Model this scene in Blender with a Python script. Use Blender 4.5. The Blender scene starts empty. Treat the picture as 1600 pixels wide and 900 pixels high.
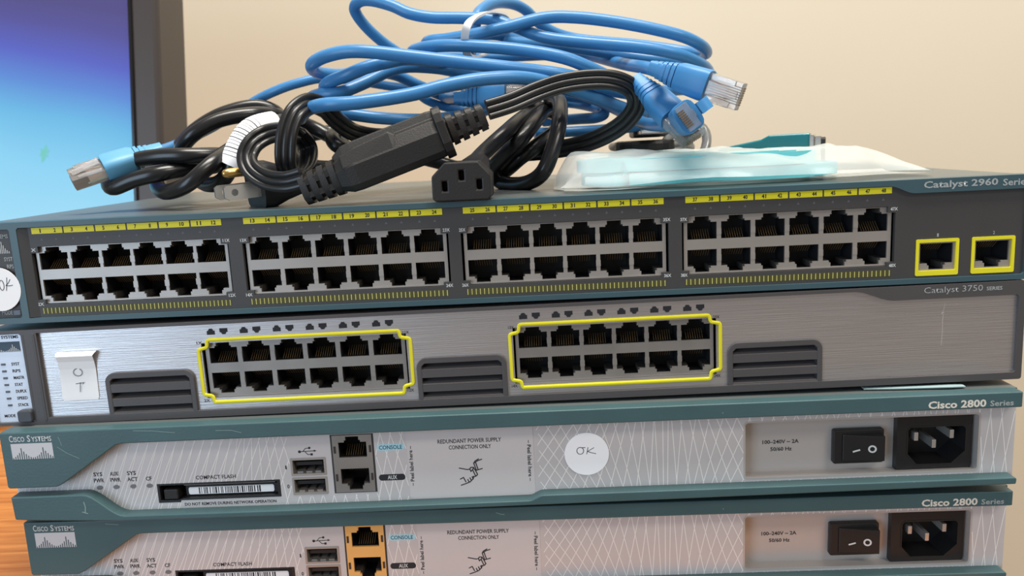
import bpy, bmesh, math, random
from mathutils import Vector, Matrix
from math import sin, cos, pi, radians

random.seed(7)
SC = bpy.context.scene
COL = SC.collection
MM = 0.001
ZD = 182.0            # the stack is measured from the top of the upper switch, 182 mm above the desk

def W(x, y, z):
    return Vector((x * MM, y * MM, (z + ZD) * MM))

# ------------------------------------------------------------------ camera
cd = bpy.data.cameras.new('camera')
cam = bpy.data.objects.new('camera', cd)
COL.objects.link(cam)
yaw, pitch, roll = -0.02823, 0.1764, -0.04988
f_ = Vector((sin(yaw) * cos(pitch), cos(yaw) * cos(pitch), -sin(pitch)))
r_ = Vector((cos(yaw), -sin(yaw), 0))
u_ = r_.cross(f_)
r2 = cos(roll) * r_ + sin(roll) * u_
u2 = -sin(roll) * r_ + cos(roll) * u_
m = Matrix((r2, u2, -f_)).transposed().to_4x4()
m.translation = W(236.61, -343.9, 22.93)
cam.matrix_world = m
cd.sensor_width = 36.0
cd.lens = 1266.2 * 36 / 1600
cd.clip_start = 0.01
cd.clip_end = 30
cd.dof.use_dof = True
cd.dof.focus_distance = 0.365
cd.dof.aperture_fstop = 13
SC.camera = cam

# ------------------------------------------------------------------ light
SC.view_settings.view_transform = 'Standard'
SC.view_settings.look = 'None'
SC.view_settings.gamma = 1
SC.view_settings.use_curve_mapping = False
SC.view_settings.exposure = -0.19
wd = bpy.data.worlds.new('room_light')
SC.world = wd
wd.use_nodes = True
wd.node_tree.nodes['Background'].inputs[0].default_value = (1.0, 0.94, 0.87, 1)
wd.node_tree.nodes['Background'].inputs[1].default_value = 0.36

def area(name, loc, target, sx, sy, power, col):
    l = bpy.data.lights.new(name, 'AREA')
    l.shape = 'RECTANGLE'; l.size = sx; l.size_y = sy; l.energy = power; l.color = col
    o = bpy.data.objects.new(name, l); COL.objects.link(o)
    o.location = loc
    o.rotation_euler = (Vector(target) - Vector(loc)).to_track_quat('-Z', 'Y').to_euler()
    return o
area('ceiling_light', (0.35, -0.25, 1.95), (0.35, -0.25, 0), 1.2, 0.6, 66, (1.0, 0.95, 0.87))
area('ceiling_light', (1.9, -1.6, 1.95), (1.9, -1.6, 0), 1.2, 0.6, 40, (1.0, 0.95, 0.87))
area('window_light', (-1.3, -1.75, 0.35), (0.1, 0, 0.1), 1.0, 1.7, 30, (0.58, 0.78, 1.0))

# ------------------------------------------------------------------ materials
MATS = {}
def mat(name, col, rough=0.5, metal=0.0, spec=0.5, noise=0.0, nscale=40.0, bump=0.0, bscale=200.0, stretch=None, coat=0.0,
        trans=0.0, ior=1.45, emis=None, alpha=1.0, aniso=0.0, speck=None):
    if name in MATS: return MATS[name]
    mt = bpy.data.materials.new(name); mt.use_nodes = True
    nt = mt.node_tree; N = nt.nodes; L = nt.links
    b = N['Principled BSDF']
    b.inputs['Base Color'].default_value = (*col, 1)
    b.inputs['Roughness'].default_value = rough
    b.inputs['Metallic'].default_value = metal
    b.inputs['Specular IOR Level'].default_value = spec
    b.inputs['Coat Weight'].default_value = coat
    b.inputs['Transmission Weight'].default_value = trans
    b.inputs['IOR'].default_value = ior
    b.inputs['Alpha'].default_value = alpha
    b.inputs['Anisotropic'].default_value = aniso
    tc = None
    def coords():
        nonlocal tc
        if tc is None:
            t = N.new('ShaderNodeTexCoord'); mp = N.new('ShaderNodeMapping')
            L.new(t.outputs['Object'], mp.inputs[0])
            if stretch: mp.inputs['Scale'].default_value = stretch
            tc = mp.outputs[0]
        return tc
    colout = None
    if noise > 0:
        n = N.new('ShaderNodeTexNoise'); n.inputs['Scale'].default_value = nscale; n.inputs['Detail'].default_value = 5
        L.new(coords(), n.inputs['Vector'])
        r = N.new('ShaderNodeMapRange'); r.inputs[1].default_value = 0.25; r.inputs[2].default_value = 0.75
        r.inputs[3].default_value = 1 - noise; r.inputs[4].default_value = 1 + noise
        L.new(n.outputs[0], r.inputs[0])
        mx = N.new('ShaderNodeMix'); mx.data_type = 'RGBA'; mx.blend_type = 'MULTIPLY'; mx.inputs[0].default_value = 1
        mx.inputs[6].default_value = (*col, 1)
        L.new(r.outputs[0], mx.inputs[7])
        colout = mx.outputs[2]
    if speck:
        n = N.new('ShaderNodeTexNoise'); n.inputs['Scale'].default_value = speck[1]; n.inputs['Detail'].default_value = 2
        L.new(coords(), n.inputs['Vector'])
        r = N.new('ShaderNodeMapRange'); r.inputs[1].default_value = speck[2]; r.inputs[2].default_value = speck[2] + 0.05
        L.new(n.outputs[0], r.inputs[0])
        mx = N.new('ShaderNodeMix'); mx.data_type = 'RGBA'
        L.new(r.outputs[0], mx.inputs[0])
        if colout: L.new(colout, mx.inputs[6])
        else: mx.inputs[6].default_value = (*col, 1)
        mx.inputs[7].default_value = (*speck[0], 1)
        colout = mx.outputs[2]
    if colout: L.new(colout, b.inputs['Base Color'])
    if bump > 0:
        n = N.new('ShaderNodeTexNoise'); n.inputs['Scale'].default_value = bscale; n.inputs['Detail'].default_value = 4
        L.new(coords(), n.inputs['Vector'])
        bp = N.new('ShaderNodeBump'); bp.inputs['Strength'].default_value = bump; bp.inputs['Distance'].default_value = 0.0004
        L.new(n.outputs[0], bp.inputs['Height']); L.new(bp.outputs[0], b.inputs['Normal'])
    if emis:
        b.inputs['Emission Color'].default_value = (*emis[0], 1); b.inputs['Emission Strength'].default_value = emis[1]
    MATS[name] = mt
    return mt

def rgb(r, g, b):
    f = lambda c: (c / 255 / 12.92) if c / 255 <= 0.04045 else ((c / 255 + 0.055) / 1.055) ** 2.4
    return (f(r), f(g), f(b))

TEAL = mat('teal_plastic', rgb(64, 92, 96), 0.40, noise=0.10, nscale=30, bump=0.12, bscale=900, speck=(rgb(170, 185, 180), 260, 0.80))
TEAL2 = mat('teal_painted_metal', rgb(60, 86, 94), 0.38, noise=0.08, nscale=25, speck=(rgb(150, 165, 165), 200, 0.80))
CASE = mat('grey_painted_case', rgb(92, 98, 98), 0.34, noise=0.10, nscale=20, bump=0.05, bscale=1200)
DARK = mat('charcoal_panel', rgb(65, 64, 64), 0.5, noise=0.05, nscale=30, bump=0.08, bscale=1500)
FRAME = mat('charcoal_plastic', rgb(76, 73, 74), 0.45, noise=0.06, nscale=40, bump=0.1, bscale=1200)
BRUSH = mat('brushed_aluminium', rgb(196, 192, 192), 0.36, metal=0.85, noise=0.06, nscale=60, bump=0.35, bscale=100, stretch=(0.4, 8, 22))
SHIELD = mat('port_shield_metal', rgb(168, 162, 156), 0.42, metal=0.55, noise=0.06, nscale=60)
CAVITY = mat('port_cavity_black', (0.012, 0.012, 0.014), 0.55)
GOLD = mat('gold_contacts', rgb(124, 99, 68), 0.4, metal=0.5)
YELLOW = mat('yellow_print', rgb(226, 216, 38), 0.5, noise=0.04)
OLIVE = mat('olive_print', rgb(74, 72, 34), 0.6)
YTICK = mat('pale_yellow_print', rgb(205, 200, 120), 0.6)
INK = mat('dark_ink', rgb(40, 40, 44), 0.7)
INKW = mat('white_ink', rgb(205, 208, 208), 0.6)
GREYINK = mat('grey_ink', rgb(160, 165, 165), 0.6)
DIMINK = mat('dim_ink', rgb(92, 92, 97), 0.6)
PANEL = mat('light_grey_panel', rgb(200, 196, 196), 0.42, metal=0.15, noise=0.03, nscale=60, bump=0.05, bscale=1500)
LINEW = mat('white_line_print', rgb(236, 232, 228), 0.5)
LABELG = mat('grey_label_film', rgb(202, 197, 196), 0.4, noise=0.02)
RECESS = mat('recess_metal', rgb(190, 184, 180), 0.38, metal=0.3)
WHITE = mat('white_paper', rgb(250, 250, 251), 0.7, noise=0.015, nscale=60)
BLACK = mat('black_plastic', (0.013, 0.013, 0.014), 0.42, bump=0.08, bscale=1500)
BLACKM = mat('matte_black_plastic', rgb(34, 32, 31), 0.5, noise=0.10, nscale=60, bump=0.25, bscale=1400)
CORD = mat('black_pvc_cord', (0.010, 0.010, 0.011), 0.28, spec=0.6)
PUNCH = mat('dark_plastic', rgb(30, 30, 32), 0.5)
RIBC = mat('black_ribbed_pvc', (0.012, 0.012, 0.013), 0.33, spec=0.55)
BLUE = mat('blue_cable_jacket', rgb(62, 126, 180), 0.31, noise=0.06, nscale=80, bump=0.10, bscale=220)
BLUE2 = mat('light_blue_boot', rgb(62, 132, 188), 0.42, noise=0.04)
SKYB = mat('sky_blue_boot', rgb(96, 160, 198), 0.42, noise=0.03)
CLEAR = mat('clear_polycarbonate', (0.98, 0.96, 0.96), 0.1, trans=0.85, ior=1.5)
CHROME = mat('nickel_plate', rgb(205, 203, 200), 0.2, metal=1.0)
BLADE = mat('tin_blade', rgb(200, 197, 192), 0.3, metal=0.7)
BRASS = mat('brass_pin', rgb(196, 160, 96), 0.3, metal=0.9)
STEELG = mat('grey_connector_metal', rgb(150, 146, 142), 0.4, metal=0.6, noise=0.1, nscale=90)
ORANGE = mat('orange_port_plastic', rgb(232, 176, 100), 0.5, noise=0.03)
LED = mat('led_lens', rgb(118, 116, 118), 0.4)
LTBLUE = mat('pale_blue_print', rgb(168, 212, 226), 0.6)
TAPE = mat('white_tie', rgb(228, 226, 226), 0.45)
TEALC = mat('aqua_cable', rgb(104, 196, 204), 0.4, noise=0.04)
TEALH = mat('teal_glossy_hood', rgb(16, 112, 122), 0.22, coat=0.3)
SILVC = mat('silver_cable', rgb(150, 150, 148), 0.25, metal=0.3, noise=0.2, nscale=300)
SCR = mat('scratched_paint', rgb(128, 150, 148), 0.5)
WALL = mat('beige_wall_paint', rgb(222, 212, 191), 0.85, noise=0.02, nscale=3, bump=0.06, bscale=160)
FLOORM = mat('brown_floor', rgb(120, 96, 72), 0.6, noise=0.1, nscale=4)

def wood_mat():
    mt = bpy.data.materials.new('orange_wood'); mt.use_nodes = True
    N = mt.node_tree.nodes; L = mt.node_tree.links; b = N['Principled BSDF']
    t = N.new('ShaderNodeTexCoord'); mp = N.new('ShaderNodeMapping'); mp.inputs['Scale'].default_value = (3, 60, 20)
    L.new(t.outputs['Object'], mp.inputs[0])
    n = N.new('ShaderNodeTexNoise'); n.inputs['Scale'].default_value = 4; n.inputs['Detail'].default_value = 8; n.inputs['Distortion'].default_value = 0.6
    L.new(mp.outputs[0], n.inputs['Vector'])
    r = N.new('ShaderNodeValToRGB')
    r.color_ramp.elements[0].position = 0.32; r.color_ramp.elements[0].color = (*rgb(176, 100, 42), 1)
    r.color_ramp.elements[1].position = 0.68; r.color_ramp.elements[1].color = (*rgb(222, 146, 76), 1)
    L.new(n.outputs[0], r.inputs[0]); L.new(r.outputs[0], b.inputs['Base Color'])
    b.inputs['Roughness'].default_value = 0.4
    return mt
WOOD = wood_mat()

def screen_mat():
    mt = bpy.data.materials.new('lit_screen'); mt.use_nodes = True
    N = mt.node_tree.nodes; L = mt.node_tree.links; b = N['Principled BSDF']
    t = N.new('ShaderNodeTexCoord'); s = N.new('ShaderNodeSeparateXYZ')
    L.new(t.outputs['Object'], s.inputs[0])
    # the picture on the screen: violet at the top, bright sky blue lower down
    r = N.new('ShaderNodeMapRange'); r.inputs[1].default_value = 0.215; r.inputs[2].default_value = 0.395
    n = N.new('ShaderNodeTexNoise'); n.inputs['Scale'].default_value = 7; n.inputs['Detail'].default_value = 1
    L.new(t.outputs['Object'], n.inputs['Vector'])
    a = N.new('ShaderNodeMath'); a.operation = 'MULTIPLY_ADD'; a.inputs[1].default_value = 0.035
    L.new(n.outputs[0], a.inputs[0]); L.new(s.outputs[2], a.inputs[2])
    a2 = N.new('ShaderNodeMath'); a2.operation = 'MULTIPLY_ADD'; a2.inputs[1].default_value = 0.27
    L.new(s.outputs[0], a2.inputs[0]); L.new(a.outputs[0], a2.inputs[2])
    L.new(a2.outputs[0], r.inputs[0])
    c = N.new('ShaderNodeValToRGB'); e = c.color_ramp.elements
    e[0].position = 0.0; e[0].color = (*rgb(165, 228, 252), 1)
    e[1].position = 1.0; e[1].color = (*rgb(78, 70, 140), 1)
    for p, k in ((0.29, (135, 215, 250)), (0.48, (98, 190, 238)), (0.63, (84, 140, 224)), (0.76, (82, 94, 204)), (0.90, (80, 74, 158))):
        x = e.new(p); x.color = (*rgb(*k), 1)
    L.new(r.outputs[0], c.inputs[0])
    L.new(c.outputs[0], b.inputs['Emission Color'])
    b.inputs['Emission Strength'].default_value = 0.95
    b.inputs['Base Color'].default_value = (0.01, 0.01, 0.012, 1)
    b.inputs['Roughness'].default_value = 0.35
    return mt
SCREEN = screen_mat()

def bag_mat():
    mt = bpy.data.materials.new('clear_polythene'); mt.use_nodes = True
    N = mt.node_tree.nodes; L = mt.node_tree.links; b = N['Principled BSDF']; out = N['Material Output']
    b.inputs['Base Color'].default_value = (0.78, 0.83, 0.82, 1); b.inputs['Roughness'].default_value = 0.22
    t = N.new('ShaderNodeBsdfTransparent'); mx = N.new('ShaderNodeMixShader')
    lw = N.new('ShaderNodeLayerWeight'); lw.inputs[0].default_value = 0.35
    r = N.new('ShaderNodeMapRange'); r.inputs[3].default_value = 0.22; r.inputs[4].default_value = 0.62
    L.new(lw.outputs['Facing'], r.inputs[0]); L.new(r.outputs[0], mx.inputs[0])
    L.new(t.outputs[0], mx.inputs[1]); L.new(b.outputs[0], mx.inputs[2]); L.new(mx.outputs[0], out.inputs[0])
    return mt
BAG = bag_mat()

# ------------------------------------------------------------------ builders
ORG = {}
def thing(name, label, cat, org, group=None, rot=None, kind=None):
    o = bpy.data.objects.new(name, None); COL.objects.link(o)
    o.empty_display_size = 0.01
    o.location = W(*org); ORG[o] = Vector(org)
    if rot: o.rotation_euler = rot
    o['label'] = label; o['category'] = cat
    if group: o['group'] = group
    if kind: o['kind'] = kind
    return o

def catmull(pts, n=8, closed=False):
    P = [Vector(p) for p in pts]; out = []
    k = len(P)
    rng = range(k) if closed else range(k - 1)
    for i in rng:
        if closed: a, b, c, d = P[(i - 1) % k], P[i], P[(i + 1) % k], P[(i + 2) % k]
        else: a, b, c, d = P[max(i - 1, 0)], P[i], P[i + 1], P[min(i + 2, k - 1)]
        for j in range(n):
            t = j / n
            out.append(0.5 * ((2 * b) + (c - a) * t + (2 * a - 5 * b + 4 * c - d) * t * t + (3 * b - a - 3 * c + d) * t ** 3))
    if not closed: out.append(P[-1].copy())
    return out

def circ(r, n=12): return [(r * cos(2 * pi * i / n), r * sin(2 * pi * i / n)) for i in range(n)]

class MB:
    def __init__(s): s.v = []; s.f = []; s.m = []
    def add(s, vs, fs, mi=0, M=None):
        o = len(s.v)
        s.v += [(M @ Vector(v)) if M else Vector(v) for v in vs]
        for f in fs: s.f.append([i + o for i in f]); s.m.append(mi)
        return s
    def box(s, x0, x1, y0, y1, z0, z1, mi=0, M=None):
        v = [(x, y, z) for x in (x0, x1) for y in (y0, y1) for z in (z0, z1)]
        return s.add(v, [(0, 1, 3, 2), (4, 6, 7, 5), (0, 4, 5, 1), (2, 3, 7, 6), (0, 2, 6, 4), (1, 5, 7, 3)], mi, M)
    def loft(s, rings, mi=0, M=None, caps=True, closed=False):
        n = len(rings[0]); v = [p for r in rings for p in r]; f = []
        k = len(rings)
        for i in range(k if closed else k - 1):
            a = i * n; b = ((i + 1) % k) * n
            for j in range(n): f.append((a + j, a + (j + 1) % n, b + (j + 1) % n, b + j))
        if caps and not closed:
            f.append(tuple(range(n - 1, -1, -1))); f.append(tuple((k - 1) * n + j for j in range(n)))
        return s.add(v, f, mi, M)
    def prism(s, poly, y0, y1, mi=0, M=None):      # outline in x,z carried along y
        return s.loft([[(x, y0, z) for x, z in poly], [(x, y1, z) for x, z in poly]], mi, M)
    def prismx(s, poly, x0, x1, mi=0, M=None):     # outline in y,z carried along x
        return s.loft([[(x0, y, z) for y, z in poly], [(x1, y, z) for y, z in poly]], mi, M)
    def prismz(s, poly, z0, z1, mi=0, M=None):
        return s.loft([[(x, y, z0) for x, y in poly], [(x, y, z1) for x, y in poly]], mi, M)
    def sweep(s, pts, prof, ref=None, mi=0, M=None, closed=False, scale=None):
        k = len(pts); rings = []; prev = None
        for i, p in enumerate(pts):
            if closed: T = pts[(i + 1) % k] - pts[i - 1]
            else: T = pts[min(i + 1, k - 1)] - pts[max(i - 1, 0)]
            T.normalize()
            if ref is None:
                if prev is None: prev = Vector((0.13, 0.9, 0.41))
                N = prev - T * T.dot(prev); N.normalize(); prev = N
            else:
                q = Vector(ref); N = q - T * T.dot(q)
                if N.length < 0.25 and prev is not None: N = prev - T * T.dot(prev)
                N.normalize(); prev = N
            B = T.cross(N); c = scale(i / (k - 1)) if scale else 1
            rings.append([p + B * (a * c) + N * (b * c) for a, b in prof])
        return s.loft(rings, mi, M, closed=closed)
    def tube(s, pts, r, n=12, mi=0, M=None, closed=False): return s.sweep(pts, circ(r, n), None, mi, M, closed)
    def plate(s, outer, holes, y0, y1, mi=0, M=None):   # x,z outline with holes, thickness y0 (front) to y1
        bm = bmesh.new(); loops = []
        for lp in [outer] + list(holes):
            vs = [bm.verts.new((x, y0, z)) for x, z in lp]; loops.append(vs)
            for i in range(len(vs)): bm.edges.new((vs[i], vs[(i + 1) % len(vs)]))
        bmesh.ops.triangle_fill(bm, use_beauty=True, use_dissolve=False, edges=bm.edges[:], normal=(0, -1, 0))
        bm.verts.index_update()
        s.add([v.co.copy() for v in bm.verts], [[v.index for v in f.verts] for f in bm.faces], mi, M)
        bm.free()
        for lp in [outer] + list(holes):
            n = len(lp)
            s.add([(x, y0, z) for x, z in lp] + [(x, y1, z) for x, z in lp], [(i, (i + 1) % n, n + (i + 1) % n, n + i) for i in range(n)], mi, M)
        return s
    def stroke(s, pts, w, y, mi=0):                    # a flat pen line in x,z
        for (a, b), (c, d) in zip(pts[:-1], pts[1:]):
            y -= .004
            dx, dz = c - a, d - b; l = math.hypot(dx, dz) or 1; nx, nz = -dz / l * w / 2, dx / l * w / 2; ex, ez = dx / l * w * .3, dz / l * w * .3
            s.add([(a - ex + nx, y, b - ez + nz), (a - ex - nx, y, b - ez - nz), (c + ex - nx, y, d + ez - nz), (c + ex + nx, y, d + ez + nz)], [(0, 1, 2, 3)], mi)
        return s
    def quad(s, x0, x1, z0, z1, y, mi=0): return s.add([(x0, y, z0), (x1, y, z0), (x1, y, z1), (x0, y, z1)], [(0, 1, 2, 3)], mi)
    def disc(s, cx, cz, r, y0, y1, n=32, mi=0, rz=None):
        return s.prism([(cx + r * cos(2 * pi * i / n), cz + (rz or r) * sin(2 * pi * i / n)) for i in range(n)], y0, y1, mi)
    def mesh(s, name, mats, org, smooth=None, merge=False):
        me = bpy.data.meshes.new(name)
        me.from_pydata([(v - org) * MM for v in s.v], [], s.f)
        for x in (mats if isinstance(mats, (list, tuple)) else [mats]): me.materials.append(x)
        me.polygons.foreach_set('material_index', s.m)
        if merge or smooth:
            bm = bmesh.new(); bm.from_mesh(me)
            bmesh.ops.remove_doubles(bm, verts=bm.verts[:], dist=1e-6)
            bmesh.ops.recalc_face_normals(bm, faces=bm.faces[:]); bm.to_mesh(me); bm.free()
        if smooth:
            me.polygons.foreach_set('use_smooth', [True] * len(me.polygons))
            me.set_sharp_from_angle(angle=radians(smooth))
        me.update()
        return me
    def build(s, name, mats, parent=None, smooth=None, bevel=None, merge=False, seg=2):
        org = ORG[parent] if parent else Vector((0, 0, -ZD))
        me = s.mesh(name, mats, org, smooth, merge or bool(bevel))
        o = bpy.data.objects.new(name, me); COL.objects.link(o)
        if parent: o.parent = parent; ORG[o] = org
        if bevel:
            bv = o.modifiers.new('bevel', 'BEVEL'); bv.width = bevel * MM; bv.segments = seg; bv.limit_method = 'ANGLE'; bv.angle_limit = radians(35)
            bv.use_clamp_overlap = True
        return o

def shell(name, mt, dev, x0, x1, y0, y1, z0, z1, bevel=1.0):     # sheet metal box, open at the front
    b = MB().plate([(x0, z0), (x1, z0), (x1, z1), (x0, z1)], [[(x0 + 1, z0 + 1), (x1 - 1, z0 + 1), (x1 - 1, z1 - 1), (x0 + 1, z1 - 1)]], y0, y1)
    b.add([(x0, y1, z0), (x1, y1, z0), (x1, y1, z1), (x0, y1, z1)], [(0, 1, 2, 3)])
    return b.build(name, mt, dev, merge=True)

def link_copy(me, name, parent, loc):     # another object of the same mesh, at loc (mm, absolute)
    o = bpy.data.objects.new(name, me); COL.objects.link(o)
    o.parent = parent; o.location = (Vector(loc) - ORG[parent]) * MM
    ORG[o] = Vector(loc)
    return o

def rrect(x0, x1, z0, z1, r, n=5):
    out = []
    for cx, cz, a in ((x1 - r, z1 - r, 0), (x0 + r, z1 - r, 90), (x0 + r, z0 + r, 180), (x1 - r, z0 + r, 270)):
        for i in range(n + 1):
            t = radians(a + 90 * i / n); out.append((cx + r * cos(t), cz + r * sin(t)))
    return out

TEXTS = []
def text(s, parent, x0, x1, z0, z1, y, mt, bold=0.018, rot=0, name='printed_text', shear=0.0):
    cu = bpy.data.curves.new('t', 'FONT'); cu.body = s; cu.resolution_u = 2; cu.offset = bold; cu.fill_mode = 'FRONT'; cu.shear = shear
    o = bpy.data.objects.new('t', cu); COL.objects.link(o)
    TEXTS.append((o, parent, x0, x1, z0, z1, y, mt, rot, name))

def flush_texts():
    bpy.context.view_layer.update()
    dg = bpy.context.evaluated_depsgraph_get()
    for (o, parent, x0, x1, z0, z1, y, mt, rot, name) in TEXTS:
        me = bpy.data.meshes.new_from_object(o.evaluated_get(dg))
        xs = [v.co.x for v in me.vertices]; ys = [v.co.y for v in me.vertices]
        a, b, c, d = min(xs), max(xs), min(ys), max(ys)
        org = ORG[parent]
        for v in me.vertices:
            p = (v.co.x - a) / (b - a); q = (v.co.y - c) / (d - c)
            if rot == 90: p, q = 1 - q, p
            elif rot == -90: p, q = q, 1 - p
            v.co = (Vector((x0 + (x1 - x0) * p, y, z0 + (z1 - z0) * q)) - org) * MM
        me.materials.clear(); me.materials.append(mt)
        t = bpy.data.objects.new(name, me); COL.objects.link(t); t.parent = parent
    for it in TEXTS:
        cu = it[0].data; bpy.data.objects.remove(it[0]); bpy.data.curves.remove(cu)

def frame_from(axis, up):                    # local x along axis, local z towards up
    X = Vector(axis).normalized(); Y = Vector(up).cross(X).normalized(); Z = X.cross(Y)
    return Matrix((X, Y, Z)).transposed().to_4x4()
def at(loc, axis=(1, 0, 0), up=(0, 0, 1)):
    M = frame_from(axis, up); M.translation = Vector(loc); return M

# ------------------------------------------------------------------ the room
def struct(name, mb, mt, label, cat):
    o = mb.build(name, mt); o['kind'] = 'structure'; o['label'] = label; o['category'] = cat
    return o
struct('wall_back', MB().box(-2200, 2600, 640, 700, -922, 1900), WALL, 'plain beige painted wall behind the desk', 'wall')
struct('floor', MB().box(-2200, 2600, -2600, 640, -942, -922), FLOORM, 'brown floor below the desk', 'floor')

dk = thing('desk', 'orange wood desk under the stacked network gear', 'desk', (-300, 100, -922))
MB().box(-1000, 437, -40, 600, -207, -182).build('desk_top', WOOD, dk, bevel=2)
for sx in (-970, 380): MB().box(sx, sx + 30, -20, 570, -922, -207).build('side_panel', WOOD, dk, bevel=1)

# monitor, leaning back a little
mo = thing('monitor', 'black framed flat monitor showing a bright blue screen', 'monitor', (-300, 270, -182))
piv = Vector((0, 262, -6)); TILT = Matrix.Translation(piv) @ Matrix.Rotation(radians(-11.4), 4, 'X') @ Matrix.Translation(-piv)
SL, SR, SB, ST = -536, -57, -60, 240
MB().plate([(SL - 22, SB - 26), (SR + 22, SB - 26), (SR + 22, ST + 22), (SL - 22, ST + 22)], [[(SL, SB), (SR, SB), (SR, ST), (SL, ST)]], 254, 300, 0, TILT).build('bezel', mat('monitor_plastic', rgb(62, 56, 54), 0.35), mo, bevel=4, seg=3)
MB().plate([(SL - 3, SB - 3), (SR + 3, SB - 3), (SR + 3, ST + 3), (SL - 3, ST + 3)], [[(SL, SB), (SR, SB), (SR, ST), (SL, ST)]], 252.5, 262, 0, TILT).build('inner_trim', mat('gloss_black', (0.01, 0.01, 0.012), 0.15), mo, bevel=1)
sm = MB().quad(SL, SR, SB, ST, 260, 0); sm.v = [TILT @ v for v in sm.v]; sm.build('screen', SCREEN, mo)
# the faint green leaf shape and white glow spot of the picture on the screen
lf = MB()
for a, l in ((80, 13), (130, 10), (30, 9), (200, 9), (250, 14), (310, 8), (165, 7)):
    t = radians(a); cx, cz = -127.0, 33.0; l *= .55
    lf.add([TILT @ Vector(q) for q in ((cx, 259.7, cz), (cx + cos(t + .5) * l * .5, 259.7, cz + sin(t + .5) * l * .5), (cx + cos(t) * l, 259.7, cz + sin(t) * l), (cx + cos(t - .5) * l * .5, 259.7, cz + sin(t - .5) * l * .5))], [(0, 1, 2, 3)])
lf.build('screen_motif', mat('screen_green', (0, 0, 0), 0.4, emis=(rgb(122, 214, 205), 0.95)), mo)
MB().box(SL - 10, SR + 10, 296, 330, SB - 10, ST + 10, 0, TILT).build('rear_shell', BLACKM, mo, bevel=6)
MB().box(-330, -270, 318, 340, -178, 40).build('stand_neck', BLACKM, mo, bevel=3)
MB().prismz([(-300 + 110 * cos(2 * pi * i / 32), 320 + 85 * sin(2 * pi * i / 32)) for i in range(32)], -182, -174).build('stand_base', BLACKM, mo, bevel=2)

# ------------------------------------------------------------------ ports
def port_hole(cx, zlo, zhi, key, up, hw=6.25, kw=3.0):
    """outline of one jack opening; key > 0 on the top side when up, else on the bottom side"""
    if up: return [(cx - hw, zlo), (cx + hw, zlo), (cx + hw, zhi), (cx + kw + .7, zhi), (cx + kw + .7, zhi + key * .35), (cx + kw, zhi + key * .35), (cx + kw, zhi + key), (cx - kw, zhi + key), (cx - kw, zhi + key * .35), (cx - kw - .7, zhi + key * .35), (cx - kw - .7, zhi), (cx - hw, zhi)]
    return [(cx - hw, zhi), (cx - hw, zlo), (cx - kw - .7, zlo), (cx - kw - .7, zlo - key * .35), (cx - kw, zlo - key * .35), (cx - kw, zlo - key), (cx + kw, zlo - key), (cx + kw, zlo - key * .35), (cx + kw + .7, zlo - key * .35), (cx + kw + .7, zlo), (cx + hw, zlo), (cx + hw, zhi)]

def jack_mesh(name, h, key, up, depth=13.0):
    """inside of one jack, origin at the middle of its main opening edge (bottom edge when up)"""
    b = MB(); z0, z1 = (-0.3, h + key + 0.3); s = 1 if up else -1
    v = [(-6.5, 0, z0 * s), (6.5, 0, z0 * s), (6.5, 0, z1 * s), (-6.5, 0, z1 * s)]
    v += [(x, depth, z) for x, _, z in v]
    v = [(x * 1.1, y, z) for x, y, z in v] if h > 8 else v
    b.add(v, [(0, 1, 5, 4), (1, 2, 6, 5), (2, 3, 7, 6), (3, 0, 4, 7), (4, 5, 6, 7)], 0)
    for i in range(8):
        x = -3.6 + i * 1.02
        a, c = Vector((x, 1.6, 0.05 * s)), Vector((x + 0.15, 6.0, 3.6 * s))
        b.sweep([a, c], [(-.13, -.1), (.13, -.1), (.13, .1), (-.13, .1)], (0, 0, 1), 1)
    # latch ledges beside the key
    for sx in (-1, 1): b.box(sx * 3.2 if sx > 0 else -6.4, 6.4 if sx > 0 else -3.2, 1.5, 11, (h + .1) * s, (h + key + .2) * s, 2)
    return b.mesh(name, [CAVITY, GOLD, mat('jack_ledge', rgb(70, 66, 62), 0.5)], Vector((0, 0, 0)), merge=True)
JACKS = {}
def jack(parent, cx, y, z, h, key, up):
    k = (round(h, 1), round(key, 1), up)
    if k not in JACKS: JACKS[k] = jack_mesh('jack', h, key, up)
    return link_copy(JACKS[k], 'jack', parent, (cx, y, z))

def port_block(dev, x0, x1, ztop, zmt, zmb, zbot, hu, hl, key, y, name='port_block', mt=SHIELD):
    n = 6; pw = (x1 - x0) / n; holes = []; cs = [x0 + pw * (i + .5) for i in range(n)]
    for c in cs:
        holes.append(port_hole(c, zmt, zmt + hu, key, True)); holes.append(port_hole(c, zmb - hl, zmb, key, False))
    b = MB().plate([(x0 - .6, zbot), (x1 + .6, zbot), (x1 + .6, ztop), (x0 - .6, ztop)], holes, y, y + .9)
    for i in range(1, n):                                     # spring fingers on the dividers
        for zc in (zmt + hu * .45, zmb - hl * .5): b.box(x0 + pw * i - 1.0, x0 + pw * i + 1.0, y - .18, y + .2, zc - 1.5, zc + 1.2)
    b.box(x0 - .6, x1 + .6, y - .5, y + .3, zbot - .1, zbot + .45)
    blk = b.build(name, mt, dev)
    for c in cs:
        jack(blk, c, y + .9, zmt, hu, key, True); jack(blk, c, y + .9, zmb, hl, key, False)
    return blk

def handwriting(parent, strokes, w, y, name='handwriting', mt=None):
    b = MB()
    for s in strokes: b.stroke(s, w, y)
    return b.build(name, mt or mat('pen_ink', rgb(60, 62, 76), 0.7), parent)
def loopst(cx, cz, rx, rz, n=14, a0=60, a1=420): return [(cx + rx * cos(radians(a0 + (a1 - a0) * i / n)), cz + rz * sin(radians(a0 + (a1 - a0) * i / n))) for i in range(n + 1)]

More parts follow.
